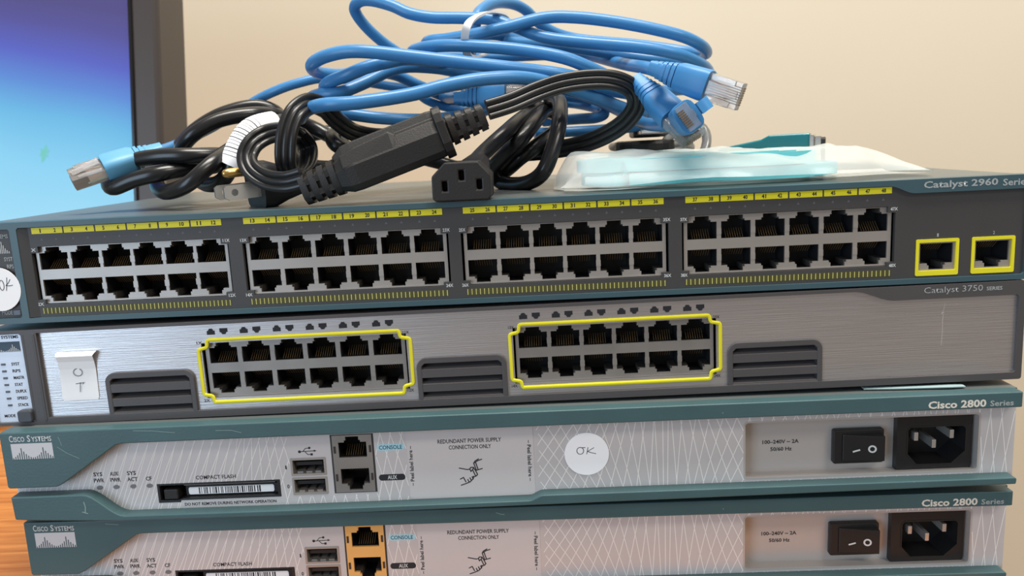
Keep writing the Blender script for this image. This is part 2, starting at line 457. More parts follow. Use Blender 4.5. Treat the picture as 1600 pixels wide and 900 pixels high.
def emblem(parent, x0, x1, z0, z1, y, field, bars):
    b = MB().quad(x0, x1, z0, z1, y, 0); n = 19; w = (x1 - x0) / n
    hs = [.10, .18, .28, .42, .72, .5, .34, .22, .14, .10, .12, .18, .26, .4, .72, .5, .34, .22, .14]
    for i, h in enumerate(hs): b.quad(x0 + w * (i + .28), x0 + w * (i + .72), z0, z0 + (z1 - z0) * h, y - .05, 1)
    return b.build('emblem', [field, bars], parent)

# ------------------------------------------------------------------ upper switch, 48 ports
sw = thing('network_switch', 'teal framed switch with 48 ports and yellow number strips, topmost of the stack', 'network switch', (222, 118, -44.2))
shell('case', CASE, sw, -4.4, 444.4, 4, 236, -43.8, -0.3)
left_hole = rrect(-3.2, 12.2, -41.6, -2.8, 1.0)
curve = [(386 + 11 * t, -2.4 - 3.4 * (3 * t * t - 2 * t ** 3)) for t in [i / 10 for i in range(11)]]
main_hole = [(15.4, -42.0), (442.8, -42.0), (443.6, -41.2), (443.6, -6.4), (443.0, -5.8)] + curve[::-1] + [(16.2, -2.4), (15.4, -3.2)]
MB().plate(rrect(-5, 445, -44.2, 0, 0.8), [left_hole, main_hole], -1.4, 6).build('bezel_frame', TEAL2, sw, bevel=0.45)
bx = [(21.3, 104.3), (113.5, 199.2), (207.7, 292.9), (301.7, 388.0)]
holes = [[(A + 3, -36.3), (B - 3.2, -36.3), (B - 3.2, -34.6), (B, -34.6), (B, -13.5), (B - 3.2, -13.5), (B - 3.2, -10.9), (A + 3, -10.9), (A + 3, -13.7), (A, -13.7), (A, -34.4), (A + 3, -34.4)] for A, B in [(a - 1.6, b + 1.6) for a, b in bx]]
ups = [(398.5, 416.5), (421.8, 439.8)]
for a, b in ups: holes.append([(a + 1.2, -39.2), (b - 1.2, -39.2), (b - 1.2, -26.8), (a + 1.2, -26.8)])
MB().plate([(15, -42.4), (444, -42.4), (444, -2.0), (15, -2.0)], holes, 0, 2.2).build('front_panel', DARK, sw)
MB().add([(15.2, -1.2, -2.6), (15.2, -1.2, -41.8), (19.6, -.04, -41.8), (19.6, -.04, -2.6)], [(0, 1, 2, 3)]).build('panel_ramp', DARK, sw)
lp = MB().box(-3.4, 12.6, -.3, 2, -42, -2.4).build('indicator_panel', DARK, sw)
MB().box(8.4, 11.8, -1.4, 0, -40.6, -38.2).build('mode_button', mat('slate_button', rgb(84, 92, 104), 0.4), sw, bevel=.4)
text('SYST', sw, 7.6, 11.4, -16.6, -14.8, -.4, GREYINK); text('RPS', sw, 8.4, 11.4, -19.8, -18.0, -.4, GREYINK)
text('SYSTEMS', sw, 3.0, 10.8, -6.6, -4.9, -.4, GREYINK); text('MODE', sw, 3.0, 7.6, -40.2, -38.4, -.4, GREYINK)
b = MB()
for i, h in enumerate((.8, 1.4, 2.2, 3.4, 5.2, 3.6, 2.2, 1.4, .9)): b.quad(4.2 + i * .75, 4.5 + i * .75, -13.2, -13.2 + h, -.38)
b.build('emblem', INKW, sw)
n = 1; odd = 1
for k, (a, b_) in enumerate(bx):
    w = (b_ - a) / 6
    for i in range(6):
        st = MB().box(a + w * i + (0 if i == 0 else .35), a + w * (i + 1) - .35, -.22, .1, -5.4, -2.75).build('number_strip', YELLOW, sw)
        for j in (0, 1):
            cx = a + w * (i + .28 + .46 * j); s = str(n); hw = .45 if len(s) == 1 else .95
            if s == '1': hw = .25
            text(s, st, cx - hw, cx + hw, -4.95, -3.2, -.28, INK, bold=.03, name='number'); n += 1
    text('%dX' % odd, sw, a - 2.2, a + .6, -13.0, -11.6, -.08, INKW); text('%dX' % (odd + 10), sw, b_ - .6, b_ + 2.4, -12.7, -11.3, -.08, INKW)
    text('%dX' % (odd + 1), sw, a - 2.2, a + .6, -36.9, -35.5, -.08, INKW); text('%dX' % (odd + 11), sw, b_ - .6, b_ + 2.4, -36.7, -35.3, -.08, INKW)
    odd += 12
    bb = MB().quad(a - .4, b_ + .2, -40.6, -37.9, -.06, 0)
    for i in range(48): x = a + .1 + (b_ - a - .4) * i / 47; bb.quad(x - .15, x + .15, -40.5, -38.0, -.12, 1)
    bb.build('tick_scale', [OLIVE, YTICK], sw)
    port_block(sw, a, b_, -11.2, -21.3, -25.7, -36.0, 7.3, 7.3, 2.5, 1.6)
    tm = MB()
    for i in range(6):
        for j in (0, 1): cx = a + w * (i + .28 + .46 * j); tm.add([(cx - .6, -.05, -8.3), (cx + .6, -.05, -8.3), (cx, -.05, -7.2)], [(0, 1, 2)])
    tm.build('triangle_marks', DIMINK, sw)
for q, (a, b_) in enumerate(ups):
    MB().plate(rrect(a, b_, -41.1, -25.5, .7), [rrect(a + 1.3, b_ - 1.3, -39.0, -26.9, .4)], -.35, .6).build('yellow_surround', YELLOW, sw, bevel=.2)
    c = (a + b_) / 2
    blk = MB().plate(rrect(a + 1.0, b_ - 1.0, -39.4, -26.5, .2), [port_hole(c, -36.0, -27.5, 2.6, False, 6.9, 3.1)], .5, 1.4).build('uplink_port', SHIELD, sw)
    jack(blk, c, 1.4, -27.5, 8.5, 2.6, False)
    text(str(q + 1), sw, c - .35, c + .35, -24.6, -23.2, -.08, GREYINK)
text('Catalyst 2960', sw, 400.2, 430.6, -4.75, -1.0, -1.5, GREYINK, bold=.022)
text('Series', sw, 432.6, 443.6, -4.35, -1.5, -1.5, GREYINK)
ok = thing('round_sticker', 'round white sticker with handwritten OK on the topmost switch', 'sticker', (3.4, -1.5, -38))
MB().disc(4.0, -28.6, 9.6, -1.62, -1.42, 40).build('paper', WHITE, ok)
handwriting(ok, [loopst(5.6, -26.8, 1.0, 2.2), [(8.3, -23.6), (8.0, -26.0), (7.3, -29.2)], [(9.6, -24.4), (8.6, -26.0), (7.4, -27.0), (8.8, -27.2), (10.4, -27.0)]], .3, -1.68)

# ------------------------------------------------------------------ second switch, brushed front
SL_ = 0.006
s2 = thing('network_switch', 'charcoal switch with brushed metal front and yellow outlined ports', 'network switch', (400, 150, -88.3), rot=(0, -math.atan(SL_), 0))
def L2(x, z): return z + SL_ * (400 - x)
shell('case', FRAME, s2, -8.0, 444.4, 4, 378, -88.0, -45.3)
for fx in (30, 410): MB().prismz([(fx + 6 * cos(2 * pi * i / 20), 60 + 6 * sin(2 * pi * i / 20)) for i in range(20)], -90.2 if fx > 200 else -88.4, -87.6).build('rubber_foot', BLACK, s2)
lh = [(-7, -86.6), (-6.2, -86.9), (10.4, -86.9), (10.4, -47.2), (9.6, -46.4), (-6.2, -46.4), (-7, -47)]
cv = [(373 + 17 * t, -46.4 - 4.6 * (3 * t * t - 2 * t ** 3)) for t in [i / 10 for i in range(11)]]
mh = [(17.3, -85.2), (441.4, -85.2), (442.3, -84.4), (442.3, -51.8), (441.5, -51.0)] + cv[::-1] + [(17.3, -46.4)]
MB().plate(rrect(-8.5, 445, -88.3, -44.9, 1.2), [lh, mh], -1.6, 6).build('bezel_frame', FRAME, s2, bevel=.5)
b1 = (90.6, 178.2); b2 = (227.9, 313.0)
vents = [(44.6, 84.6), (183.4, 223.0), (319.2, 359.9)]
hs = [[(a - 1.5, -80.2), (b_ + 1.5, -80.2), (b_ + 1.5, -55.0), (a - 1.5, -55.0)] for a, b_ in (b1, b2)]
hs += [[(a + 2, -84.6), (b_ - 2, -84.6), (b_ - 2, -68.6), (a + 2, -68.6)] for a, b_ in vents]
MB().plate([(17, -85.5), (442.6, -85.5), (442.6, -46), (17, -46)], hs, 0, 1.4).build('front_panel', BRUSH, s2)
MB().box(-7.2, 10.8, -.2, 1.4, -87.2, -46).build('indicator_panel', mat('silver_film', rgb(196, 200, 208), 0.42, metal=.4, noise=.04, stretch=(.4, 8, 14), nscale=30), s2)
MB().box(10.9, 11.8, -1.7, 0, -86.5, -46.5).box(15.6, 16.6, -1.9, 0, -86.5, -46.5).build('divider_ribs', FRAME, s2, bevel=.3)
z = L2(4, -50.6)
text('CISCO SYSTEMS', s2, -5.6, 8.4, z - .3, z + 1.1, -.3, INK)
emblem(s2, -5.6, 8.6, L2(4, -56.9), L2(4, -52.3), -.28, mat('slate_print', rgb(66, 84, 100), .6), INKW)
led = MB()
for i, s in enumerate(('SYST', 'RPS', 'MASTR', 'STAT', 'DUPLX', 'SPEED', 'STACK')):
    zz = L2(4, -62.5 - 3.15 * i); x = 3.2
    text(s, s2, x + .2, x + (3.0 if len(s) < 5 else 4.2) + .8, zz - .7, zz + .7, -.3, INK)
    MB().box(-1.2, .6, -.5, 0, zz - .45, zz + .45).build('status_led', mat('slate_led', rgb(80, 84, 92), .4), s2)
zz = L2(4, -86.4); text('MODE', s2, -3.6, 1.4, zz - .6, zz + .8, -.3, INK)
MB().prism(rrect(4.0, 10.6, L2(6, -88.9), L2(6, -83.4), 1.2), -3.2, 0).build('mode_button', mat('mode_button', rgb(62, 62, 66), .4), s2, bevel=.5)
for (a, b_), o in ((b1, 1), (b2, 13)):
    port_block(s2, a, b_, -55.0, -64.7, -69.1, -80.0, 7.0, 7.2, 2.3, 1.6, mt=STEELG)
    A, B = a - 2.9, b_ + 3.2
    ol = [(A + 4.3, -53.6), (B - 4.6, -53.6), (B - 4.2, -56.6), (B, -57.4), (B, -78.0), (B - 4.0, -78.8), (B - 4.4, -82.1), (A + 4.4, -82.1), (A + 4.0, -79.2), (A, -78.4), (A, -57.8), (A + 3.9, -57.0)]
    P = []
    for i in range(len(ol)):       # rounded corners
        p, c, q = Vector((*ol[i - 1], 0)), Vector((*ol[i], 0)), Vector((*ol[(i + 1) % len(ol)], 0))
        d0 = (p - c); d1 = (q - c); r = min(1.0, d0.length * .4, d1.length * .4)
        e0, e1 = c + d0.normalized() * r, c + d1.normalized() * r
        for t in (0, .33, .67, 1): v = e0 * (1 - t) ** 2 + c * 2 * t * (1 - t) + e1 * t * t; P.append(Vector((v.x, -.15, v.y)))
    MB().sweep(P, [(-.75, -.3), (.75, -.3), (.75, .25), (.45, .5), (-.45, .5), (-.75, .25)], (0, -1, 0), closed=True).build('yellow_outline', YELLOW, s2, smooth=40)
    text('%dX' % o, s2, a - 3.4, a - .9, -55.4, -54.1, -.06, INK); text('%dX' % (o + 10), s2, b_ + .2, b_ + 3.0, -55.2, -53.9, -.06, INK)
    text('%dX' % (o + 1), s2, a - 3.2, a - .6, -81.9, -80.6, -.06, INK); text('%dX' % (o + 11), s2, b_ + .4, b_ + 3.2, -81.5, -80.2, -.06, INK)
    pw = (b_ - a) / 6
    for i in range(6):
        for j, up in ((0, True), (1, False)):
            cx = a + pw * (i + .24 + .39 * j); cz = -50.0; s = 1 if up else -1
            q = [(-1.75, -1.3), (1.75, -1.3), (1.75, .45), (1.1, .45), (1.1, .95), (.75, .95), (.75, 1.4), (-.75, 1.4), (-.75, .95), (-1.1, .95), (-1.1, .45), (-1.75, .45)]
            MB().prism([(cx + x, cz + zz * s) for x, zz in q], -.12, .05).build('port_icon', INK, s2)
for a, b_ in vents:
    r = 4.5
    outer = [(a, -85.2), (b_, -85.2)] + [(b_ - r + r * cos(t), -66.2 - r + r * sin(t)) for t in [radians(90 * i / 6) for i in range(7)]] + [(a + r + r * cos(t), -66.2 - r + r * sin(t)) for t in [radians(90 + 90 * i / 6) for i in range(7)]]
    g = MB().plate(outer, [[(a + 2.2, -84.8), (b_ - 2.2, -84.8), (b_ - 2.2, -70.2), (b_ - 3.6, -68.9), (a + 3.6, -68.9), (a + 2.2, -70.2)]], -1.3, 4).build('vent_grille', FRAME, s2, bevel=.3)
    MB().box(a + 1.5, b_ - 1.5, 7.5, 8, -85, -67).build('vent_back', CAVITY, g)
    for zt, zb in ((-71.7, -75.3), (-78.3, -81.7), (-84.4, -85.1)):
        MB().prismx([(-1.1, zt), (-1.1, zb), (3, zb), (3, zt + 1.7)], a + 2.2, b_ - 2.2).build('slat', FRAME, g)
text('Catalyst 3750', s2, 402.2, 426.8, -49.3, -45.9, -1.7, GREYINK, bold=-.004)
text('SERIES', s2, 428.4, 435.0, -48.5, -46.9, -1.7, GREYINK)
handwriting(s2, [[(411.9, -53.4), (411.6, -56.2), (410.6, -58.2), (411.5, -57.4), (411.2, -61), (411.3, -66), (411.0, -72)], [(409.0, -82.2), (409.4, -81.6)], [(416.8, -54.2), (417.6, -54.0)]], .16, -.05, 'scratch', mat('bright_scratch', rgb(205, 196, 188), .5))
ot = thing('paper_label', 'white folded paper label with handwritten letters stuck on brushed metal switch', 'label', (33, -1, -81))
pl = MB()
rows = [(-58.0, 24.6, 42.2, -.5), (-58.4, 24.8, 42.3, -2.4), (-59.6, 25.0, 41.4, -3.0), (-62.4, 24.9, 41.0, -1.4), (-66, 24.5, 40.9, -.6), (-72, 24.2, 40.7, -.4), (-79.2, 23.9, 40.5, -.35), (-80.4, 24.5, 39.9, -.3)]
for i, (z, xa, xb, y) in enumerate(rows): pl.v += [Vector((xa, y, z)), Vector((xb, y, z)), Vector((xa, y + .25, z)), Vector((xb, y + .25, z))]
for i in range(len(rows) - 1):
    a = i * 4; c = a + 4; pl.f += [[a, a + 1, c + 1, c], [a + 2, c + 2, c + 3, a + 3], [a, c, c + 2, a + 2], [a + 1, a + 3, c + 3, c + 1]]; pl.m += [0] * 4
pl.f += [[0, 2, 3, 1], [28, 29, 31, 30]]; pl.m += [0, 0]
pl.build('paper', WHITE, ot)
handwriting(ot, [loopst(32.8, -67.4, 2.0, 1.7, a0=100, a1=420), [(31.2, -72.6), (34.8, -72.2)], [(33.2, -72.2), (33.0, -73.8), (32.7, -76.4)], [(34.8, -72.2), (34.3, -72.9)]], .26, -.82)
sc = thing('paper_scrap', 'crumpled white and teal scrap pinched under the brushed metal switch', 'paper scrap', (405, -4, -90.2))
MB().sweep([Vector(p) for p in ((378, .5, -89.8), (392, -.8, -89.8), (404, -1.6, -89.7), (414, -2.6, -89.5), (420, -2, -89.7))], [(-1.9, -.25), (1.9, -.35), (2.0, .1), (.4, .3), (-1.8, .1)], (0, 0, 1)).build('sheet', mat('pale_foil', rgb(160, 184, 186), .4), sc, smooth=30)

# ------------------------------------------------------------------ routers
def xshift(tbl, x):
    for (a, p), (b_, q) in zip(tbl[:-1], tbl[1:]):
        if a <= x <= b_: return p + (q - p) * (x - a) / (b_ - a)
    return tbl[-1][1]
TA = [(0, -17), (60, -17), (100, -16), (130, -13), (170, -8), (215, -22), (240, -24), (262, -13), (290, 0), (325, 17), (428, 3), (445, 6)]
TB = [(0, -11), (60, -14), (95, -11), (128, 9), (170, 8), (215, 22), (240, 24), (262, 13), (290, 0), (325, -17), (428, -4), (445, -6)]

def router(label, upper, orange, org, rot=None):
    R = thing('router', label, 'router', org, rot=rot)
    ORG[R] = Vector((222, 190, -131.5))              # built in the upper one's place; the root carries it to its own
    PY = -6.0
    shell('case', CASE, R, .5, 441.4, -5.2, 405, -131.4, -90.7)
    for fx in (25, 415):
        for fy in (30, 380): MB().prismz([(fx + 7 * cos(2 * pi * i / 20), fy + 7 * sin(2 * pi * i / 20)) for i in range(20)], -134.2 if upper else -134.6, -131).build('rubber_foot', BLACK, R)
    # bezels
    ub = [(.6, -90.3), (440, -90.3), (440, -97.1), (300, -96.9), (126, -97.1), (54, -97.3), (51.4, -97.8), (25.6, -114.7), (22.5, -116.1), (1.4, -116.1), (.6, -115.4)]
    MB().prism(ub[::-1], -12.1, PY + .5).build('upper_bezel', TEAL, R, bevel=1.7, seg=4)
    cu = [(33 + 18 * t, -120.2 - 10.6 * (3 * t * t - 2 * t ** 3)) for t in [i / 8 for i in range(9)]]
    st = [(230 + 6.5 * t, -130.8 + 2.3 * (3 * t * t - 2 * t ** 3)) for t in [i / 6 for i in range(7)]]
    lb = [(1.2, -120.2)] + cu + [(120, -131.0)] + st + [(438.8, -128.6), (439.6, -129.2), (439.4, -131.6), (300, -132.6), (120, -133.6), (50, -133.2), (12, -131.6), (1.6, -130.8)]
    MB().prism(lb[::-1], -12.1, PY + .5).build('lower_bezel', TEAL, R, bevel=.7, seg=3)
    # front panel with its openings
    pw = rrect(325, 426, -127.2, -101.2, 1.6)
    cf = [(64.4, -127.6), (73.6, -127.6), (73.8, -126.7), (119.2, -126.7), (119.2, -119.4), (64.4, -119.4)]
    us = [[(125.2, zb), (140.7, zb), (140.7, zt), (125.2, zt)] for zb, zt in ((-117.6, -109.5), (-126.5, -118.5))]
    cb = [(143.6, -126.6), (162.8, -126.6), (162.8, -99.3), (143.6, -99.3)]
    MB().plate([(.7, -131.2), (441, -131.2), (441, -93), (.7, -93)], [pw, cf, cb] + us, PY, PY + 1.2).build('front_panel', PANEL, R)
    ln = MB()
    def blocked(x, z):
        if 64 < x < 120 and -128.2 < z < -119: return 1
        if 75 < x < 117.6 and z < -127: return 1
        if 124.6 < x < 163.4 and -127.2 < z < -99: return 1
        if 176.8 < x < 235: return 1
        if 324.4 < x < 426.6 and -127.8 < z < -100.6: return 1
        return 0
    for T, ofs in ((TA, 0), (TB, 2.1)):
        LYR = PY - .04 - ofs * .012
        x = 4 + ofs
        while x < 441:
            s = xshift(T, x); seg = None; N = 40
            for i in range(N + 1):
                t = i / N; px, pz = x - s / 2 + s * t, -96.5 - 34.5 * t
                okk = 1 < px < 440.8 and not blocked(px, pz)
                if okk and seg is None: seg = (px, pz)
                if seg and (not okk or i == N):
                    if seg[1] - pz > .8: ln.stroke([seg, (px, pz)], .34, LYR)
                    seg = None
            x += 4.9 if not 40 < x < 120 else 4.2
    ln.build('printed_lines', LINEW, R)['kind'] = 'stuff'
    # brand mark
    fy = -12.16
    text('C', R, 4.8, 6.4, -94.6, -91.7, fy, INKW, bold=.01); text('ISCO', R, 6.8, 11.6, -94.6, -92.3, fy, INKW, bold=.01)
    text('S', R, 12.8, 14.2, -94.7, -91.7, fy, INKW, bold=.01); text('YSTEMS', R, 14.6, 23.5, -94.7, -92.4, fy, INKW, bold=.01)
    emblem(R, 5.1, 23.5, -102.6, -95.4, fy, mat('pale_print', rgb(196, 198, 202), .6), mat('slate_bars', rgb(70, 88, 96), .6))
    text('Cisco 2800', R, 400.6, 424.8, -96.3, -92.9, fy, mat('warm_white_ink', rgb(214, 210, 200), .6), bold=.03); text('Series', R, 426.4, 436.2, -96.1, -93.6, fy, GREYINK)
    sm = [[(26.6, -93.0), (27.2, -95), (27.6, -97)], [(25.6, -97.6), (29.5, -100.6), (34.5, -103.2)], [(60, -91.6), (68, -92.0), (78, -93.2)], [(96, -93.0), (103, -93.2), (107, -94.4)]] if upper else [[(38, -92.0), (44, -92.6)], [(214, -92.6), (216, -93.4), (217.6, -93.6)]]
    handwriting(R, sm, .24, fy, 'scratch', SCR)
    handwriting(R, [[(33.6, -123.6), (34.0, -126), (33.6, -128.4)], [(32.4, -128.2), (34.6, -129.0)]], .5, fy, 'scratch', SCR)
    # status lights
    TY = PY - .08
    for cx, a, c in ((38.2, 'SYS', 'PWR'), (45.7, 'AUX/', 'PWR'), (53.4, 'SYS', 'ACT'), (60.8, None, 'CF')):
        if a: text(a, R, cx - 2.1, cx + 1.9, -114.3, -112.4, TY, INK)
        w = 2.3 if len(c) > 2 else 1.3
        text(c, R, cx - w, cx + w, -117.2, -115.3, TY, INK)
        MB().disc(cx, -119.6, 1.35, PY - .25, PY + .3, 20, rz=.95).build('status_led', LED, R)
    text('COMPACT FLASH', R, 82.0, 100, -117.6, -115.8, TY, INK, bold=.01)
    text('DO NOT REMOVE DURING NETWORK OPERATION', R, 75.6, 117, -129.8, -128.4, TY, INK)
    # card slot
    s = MB().plate([(64.0, -128.0), (74.0, -128.0), (74.2, -127.1), (119.6, -127.1), (119.6, -119.0), (64.0, -119.0)], [[(65.2, -126.9), (73.0, -126.9), (75.6, -126.2), (118.2, -126.2), (118.2, -119.9), (65.2, -119.9)]], PY - .2, PY + 7).build('card_slot', BLACK, R, bevel=.2)
    MB().box(64.4, 119.2, PY + 7, PY + 7.4, -127.6, -119.2).build('slot_back', CAVITY, s)
    MB().box(66.8, 73.2, PY - .3, PY + 6, -126.6, -121.8).build('eject_button', BLACKM, s, bevel=.5)
    MB().box(75.4, 116.6, PY + 2, PY + 7, -121.0, -120.1).build('guide_rail', STEELG, s)
    cdm = MB().box(75.6, 117.6, PY + 2.6, PY + 7, -126.2, -121.6).build('flash_card', BLACKM, s, bevel=.3)
    bc = MB().prism(rrect(77.0, 115.8, -125.6, -122.2, .8), PY + 2.4, PY + 2.6, 0)
    x = 81.6; rnd = random.Random(5)
    while x < 110.6:
        w = rnd.choice((.25, .35, .5, .7)); bc.quad(x, x + w, -125.4, -122.4, PY + 2.36, 1); x += w + rnd.choice((.3, .4, .6, .9))
    bc.build('barcode_label', [WHITE, INK], s)
    # usb sockets
    for hz, nm in zip(us, ('1', '0')):
        zb, zt = hz[0][1], hz[2][1]
        u = MB().plate(rrect(125.1, 140.8, zb - .1, zt + .1, .3), [[(126.0, zb + .9), (139.9, zb + .9), (139.9, zt - .9), (126.0, zt - .9)]], PY - .25, PY + 9).build('usb_socket', SHIELD, R, bevel=.15)
        MB().box(126, 139.9, PY + 9, PY + 9.3, zb + .8, zt - .8).build('socket_back', CAVITY, u)
        MB().box(127.0, 138.9, PY + 1.5, PY + 9, zb + 2.6 + 1.6, zb + 2.6 + 3.2).build('tongue', BLACK, u)
        cc = MB()
        for i in range(3): cc.box(127.6 + i * 4, 130.2 + i * 4, PY + .6, PY + 7, zb + .9, zb + 1.7)
        cc.build('spring_contacts', STEELG, u)
        text(nm, R, 122.6, 123.2 if nm == '1' else 123.6, (zb + zt) / 2 - .9, (zb + zt) / 2 + .9, TY, INK)
    ic = MB().stroke([(129.6, -106.5), (136.2, -106.3)], .3, TY).disc(129.6, -106.5, .65, TY, TY + .03, 12).stroke([(131.0, -106.5), (132.4, -105.0), (134.0, -104.9)], .28, TY).disc(134.1, -104.9, .55, TY, TY + .03, 10)
    ic.stroke([(132.0, -106.5), (133.2, -107.9), (134.6, -107.9)], .28, TY).quad(134.4, 135.4, -108.4, -107.4, TY).add([(136.0, TY, -106.8), (137.2, TY, -106.3), (136.0, TY, -105.8)], [(0, 1, 2)])
    ic.build('usb_symbol', INK, R)
    # console and aux jacks
    bm_ = ORANGE if orange else STEELG
    holes = [port_hole(153.3, -109.9, -102.9, 2.6, True, 6.2, 2.9), port_hole(153.5, -122.3, -115.2, 2.9, False, 6.3, 3.0)]
    blk = MB().plate([(144.4, -126.2), (162.0, -126.2), (162.0, -99.6), (144.4, -99.6)], holes, PY - .3, PY + .8)
    for zc in (-106.2, -119.2):
        for sx in (144.9, 160.6): blk.box(sx, sx + .9, PY - .5, PY, zc - 1.6, zc + 1.6, 1)
    blk = blk.build('jack_block', [bm_, mat('dark_clip', rgb(70, 66, 64), .4, metal=.5)], R)
    MB().plate(cb, [[(144.3, -126.3), (162.1, -126.3), (162.1, -99.5), (144.3, -99.5)]], PY - .05, PY + 8).build('block_gap', mat('gap_shadow_plastic', rgb(52, 52, 54), .6), R)
    jack(blk, 153.3, PY + .8, -109.9, 7.0, 2.6, True); jack(blk, 153.5, PY + .8, -115.2, 7.1, 2.9, False)
    b = MB().prism(rrect(164.0, 176.2, -107.5, -104.6, 1.2), TY, TY + .06).build('console_patch', LTBLUE, R)
    text('CONSOLE', b, 165.0, 175.2, -107.0, -105.1, TY - .05, mat('teal_ink', rgb(40, 84, 96), .6), bold=.015)
    b = MB().prism(rrect(163.9, 175.7, -121.5, -118.6, 1.4), TY, TY + .06).build('aux_patch', INK, R)
    text('AUX', b, 167.8, 172.0, -121.0, -119.1, TY - .05, INKW, bold=.02)
    # peel-off label
    lab = MB().prism(rrect(177.2, 233.0, -130.6, -98.0, 1.6), PY - .12, PY - .02).build('peel_label', LABELG, R)
    LY = PY - .18
    text('REDUNDANT POWER SUPPLY', lab, 191.0, 219.0, -105.3, -103.4, LY, INK, bold=.012); text('CONNECTION ONLY', lab, 195.8, 214.4, -108.2, -106.3, LY, INK, bold=.012)
    text('– Peel label here –', lab, 177.9, 179.6, -124.4, -105.8, LY, INK, rot=90); text('– Peel label here –', lab, 230.2, 231.9, -124.2, -105.2, LY, INK, rot=-90)
    hp = [[(0, .67), (.36, .6), (.46, .62), (.5, .68), (.62, .68), (.7, .55), (.78, .4), (.72, .34), (.6, .3)], [(.62, .68), (.58, .58), (.68, .36)], [(.46, .62), (.5, .52), (.56, .58)],
          [(.6, .34), (.58, .24), (.44, .12), (.26, .06), (.04, .0)], [(.02, .24), (.16, .3), (.26, .12)], [(.34, .22), (.4, .1)], [(.44, .28), (.5, .16)], [(.54, .32), (.58, .22)],
          [(.64, .84), (.74, .56), (.82, .58), (.72, .88), (.64, .84)], [(.72, .88), (.84, .94), (1.0, .98)], [(.86, 1.0), (.7, .92), (.64, .84)], [(.82, .58), (1.0, .62)]]
    handwriting(lab, [[(199.8 + 10.2 * p, -125 + 12 * q) for p, q in s] for s in hp], .46, LY, 'hand_symbol', INK)
    # power section
    pr = MB().plate(rrect(324.6, 426.4, -127.6, -100.8, 1.8), [rrect(325.4, 425.6, -126.8, -101.6, 1.4)], PY - .06, PY + 6).build('power_recess', RECESS, R)
    MB().plate([(325, -127.2), (426, -127.2), (426, -101.2), (325, -101.2)], [[(393, -126.4), (423, -126.4), (423, -103), (393, -103)]], PY + 6, PY + 6.6).build('recess_floor', RECESS, pr)
    text('100–240V ~ 2A', pr, 334.5, 350.4, -113.8, -112.0, PY + 5.9, INK); text('50/60 Hz', pr, 338.0, 347.4, -117.2, -115.4, PY + 5.9, INK)
    swt = MB().prism(rrect(364.6, 386.6, -123.2, -107.6, 1.0), PY + 2.8, PY + 6).build('power_switch', BLACK, R, bevel=.5)
    rk = MB().loft([[(368.4, PY + 2.9, -121.6), (368.4, PY + 2.9, -109.4), (368.4, PY + 2.2, -109.4), (368.4, PY + 2.2, -121.6)], [(376, PY + 2.9, -121.6), (376, PY + 2.9, -109.4), (376, PY + .9, -109.8), (376, PY + .9, -121.2)], [(385.6, PY + 2.9, -121.6), (385.6, PY + 2.9, -109.4), (385.6, PY - .8, -109.8), (385.6, PY - .8, -121.2)]]).build('rocker', BLACK, swt, bevel=.4)
    k = MB().stroke([(372.6, -117.0), (375.2, -116.2)], .75, PY + 1.0).build('on_mark', INKW, swt)
    for v in k.data.vertices: v.co.y -= (.0002 if v.co.x > .152 else -.0001)
    ring = MB(); c0 = (380.4, -115.7)
    for i in range(24):
        a, c = 2 * pi * i / 24, 2 * pi * (i + 1) / 24
        ring.add([(c0[0] + r * cos(t), PY + .9 - (c0[0] + r * cos(t) - 376) * .177 - .08, c0[1] + r * sin(t)) for t, r in ((a, 1.0), (c, 1.0), (c, 1.75), (a, 1.75))], [(0, 1, 2, 3)])
    ring.build('off_mark', INKW, swt)
    hexo = [(400.6, -124.6), (415.6, -124.6), (421.6, -119.0), (421.6, -108.6), (420.2, -107.2), (397.8, -107.2), (396.4, -108.6), (396.4, -119.6)]
    inl = MB().plate(rrect(391.8, 424.0, -127.2, -102.4, .8), [hexo], PY + 2.4, PY + 16).build('power_inlet', BLACK, R, bevel=.35)
    MB().box(392, 424, PY + 16, PY + 16.5, -127, -103).build('inlet_back', BLACK, inl)
    lip = [Vector((x, PY + 2.35, z)) for x, z in hexo]
    MB().sweep(lip, [(-.25, -.15), (.25, -.15), (.25, .15), (-.25, .15)], (0, -1, 0), closed=True).build('cavity_lip', BLACKM, inl)
    for px, pz in ((400.8, -112.2), (408.6, -115.8), (416.2, -111.6)): MB().box(px - .9, px + .9, PY + 3.6, PY + 16, pz - 1.9, pz + 1.9).build('pin', BLADE, inl, bevel=.2)
    R.location = W(*org)
    return R

r1 = router('teal router with round white OK sticker on its front', True, False, (222, 190, -131.5))
r2_ = router('lowest teal router with orange console jacks and no sticker', False, True, (222.9, 194.4, -131.5 - 45.3), rot=(0, math.atan(.0055), 0))
st = thing('round_sticker', 'round white sticker with handwritten OK on the teal router front', 'sticker', (256.2, -6.2, -122.4))
MB().disc(256.2, -112.6, 9.75, -6.45, -6.1, 40).build('paper', WHITE, st)
handwriting(st, [loopst(253.4, -111.0, 1.5, 1.6, a0=100, a1=460), [(254.4, -109.6), (255.6, -109.6)], [(256.8, -109.6), (256.2, -112.6)], [(259.4, -109.8), (256.6, -111.4), (258.0, -112.0), (260.2, -112.6)]], .28, -6.5)

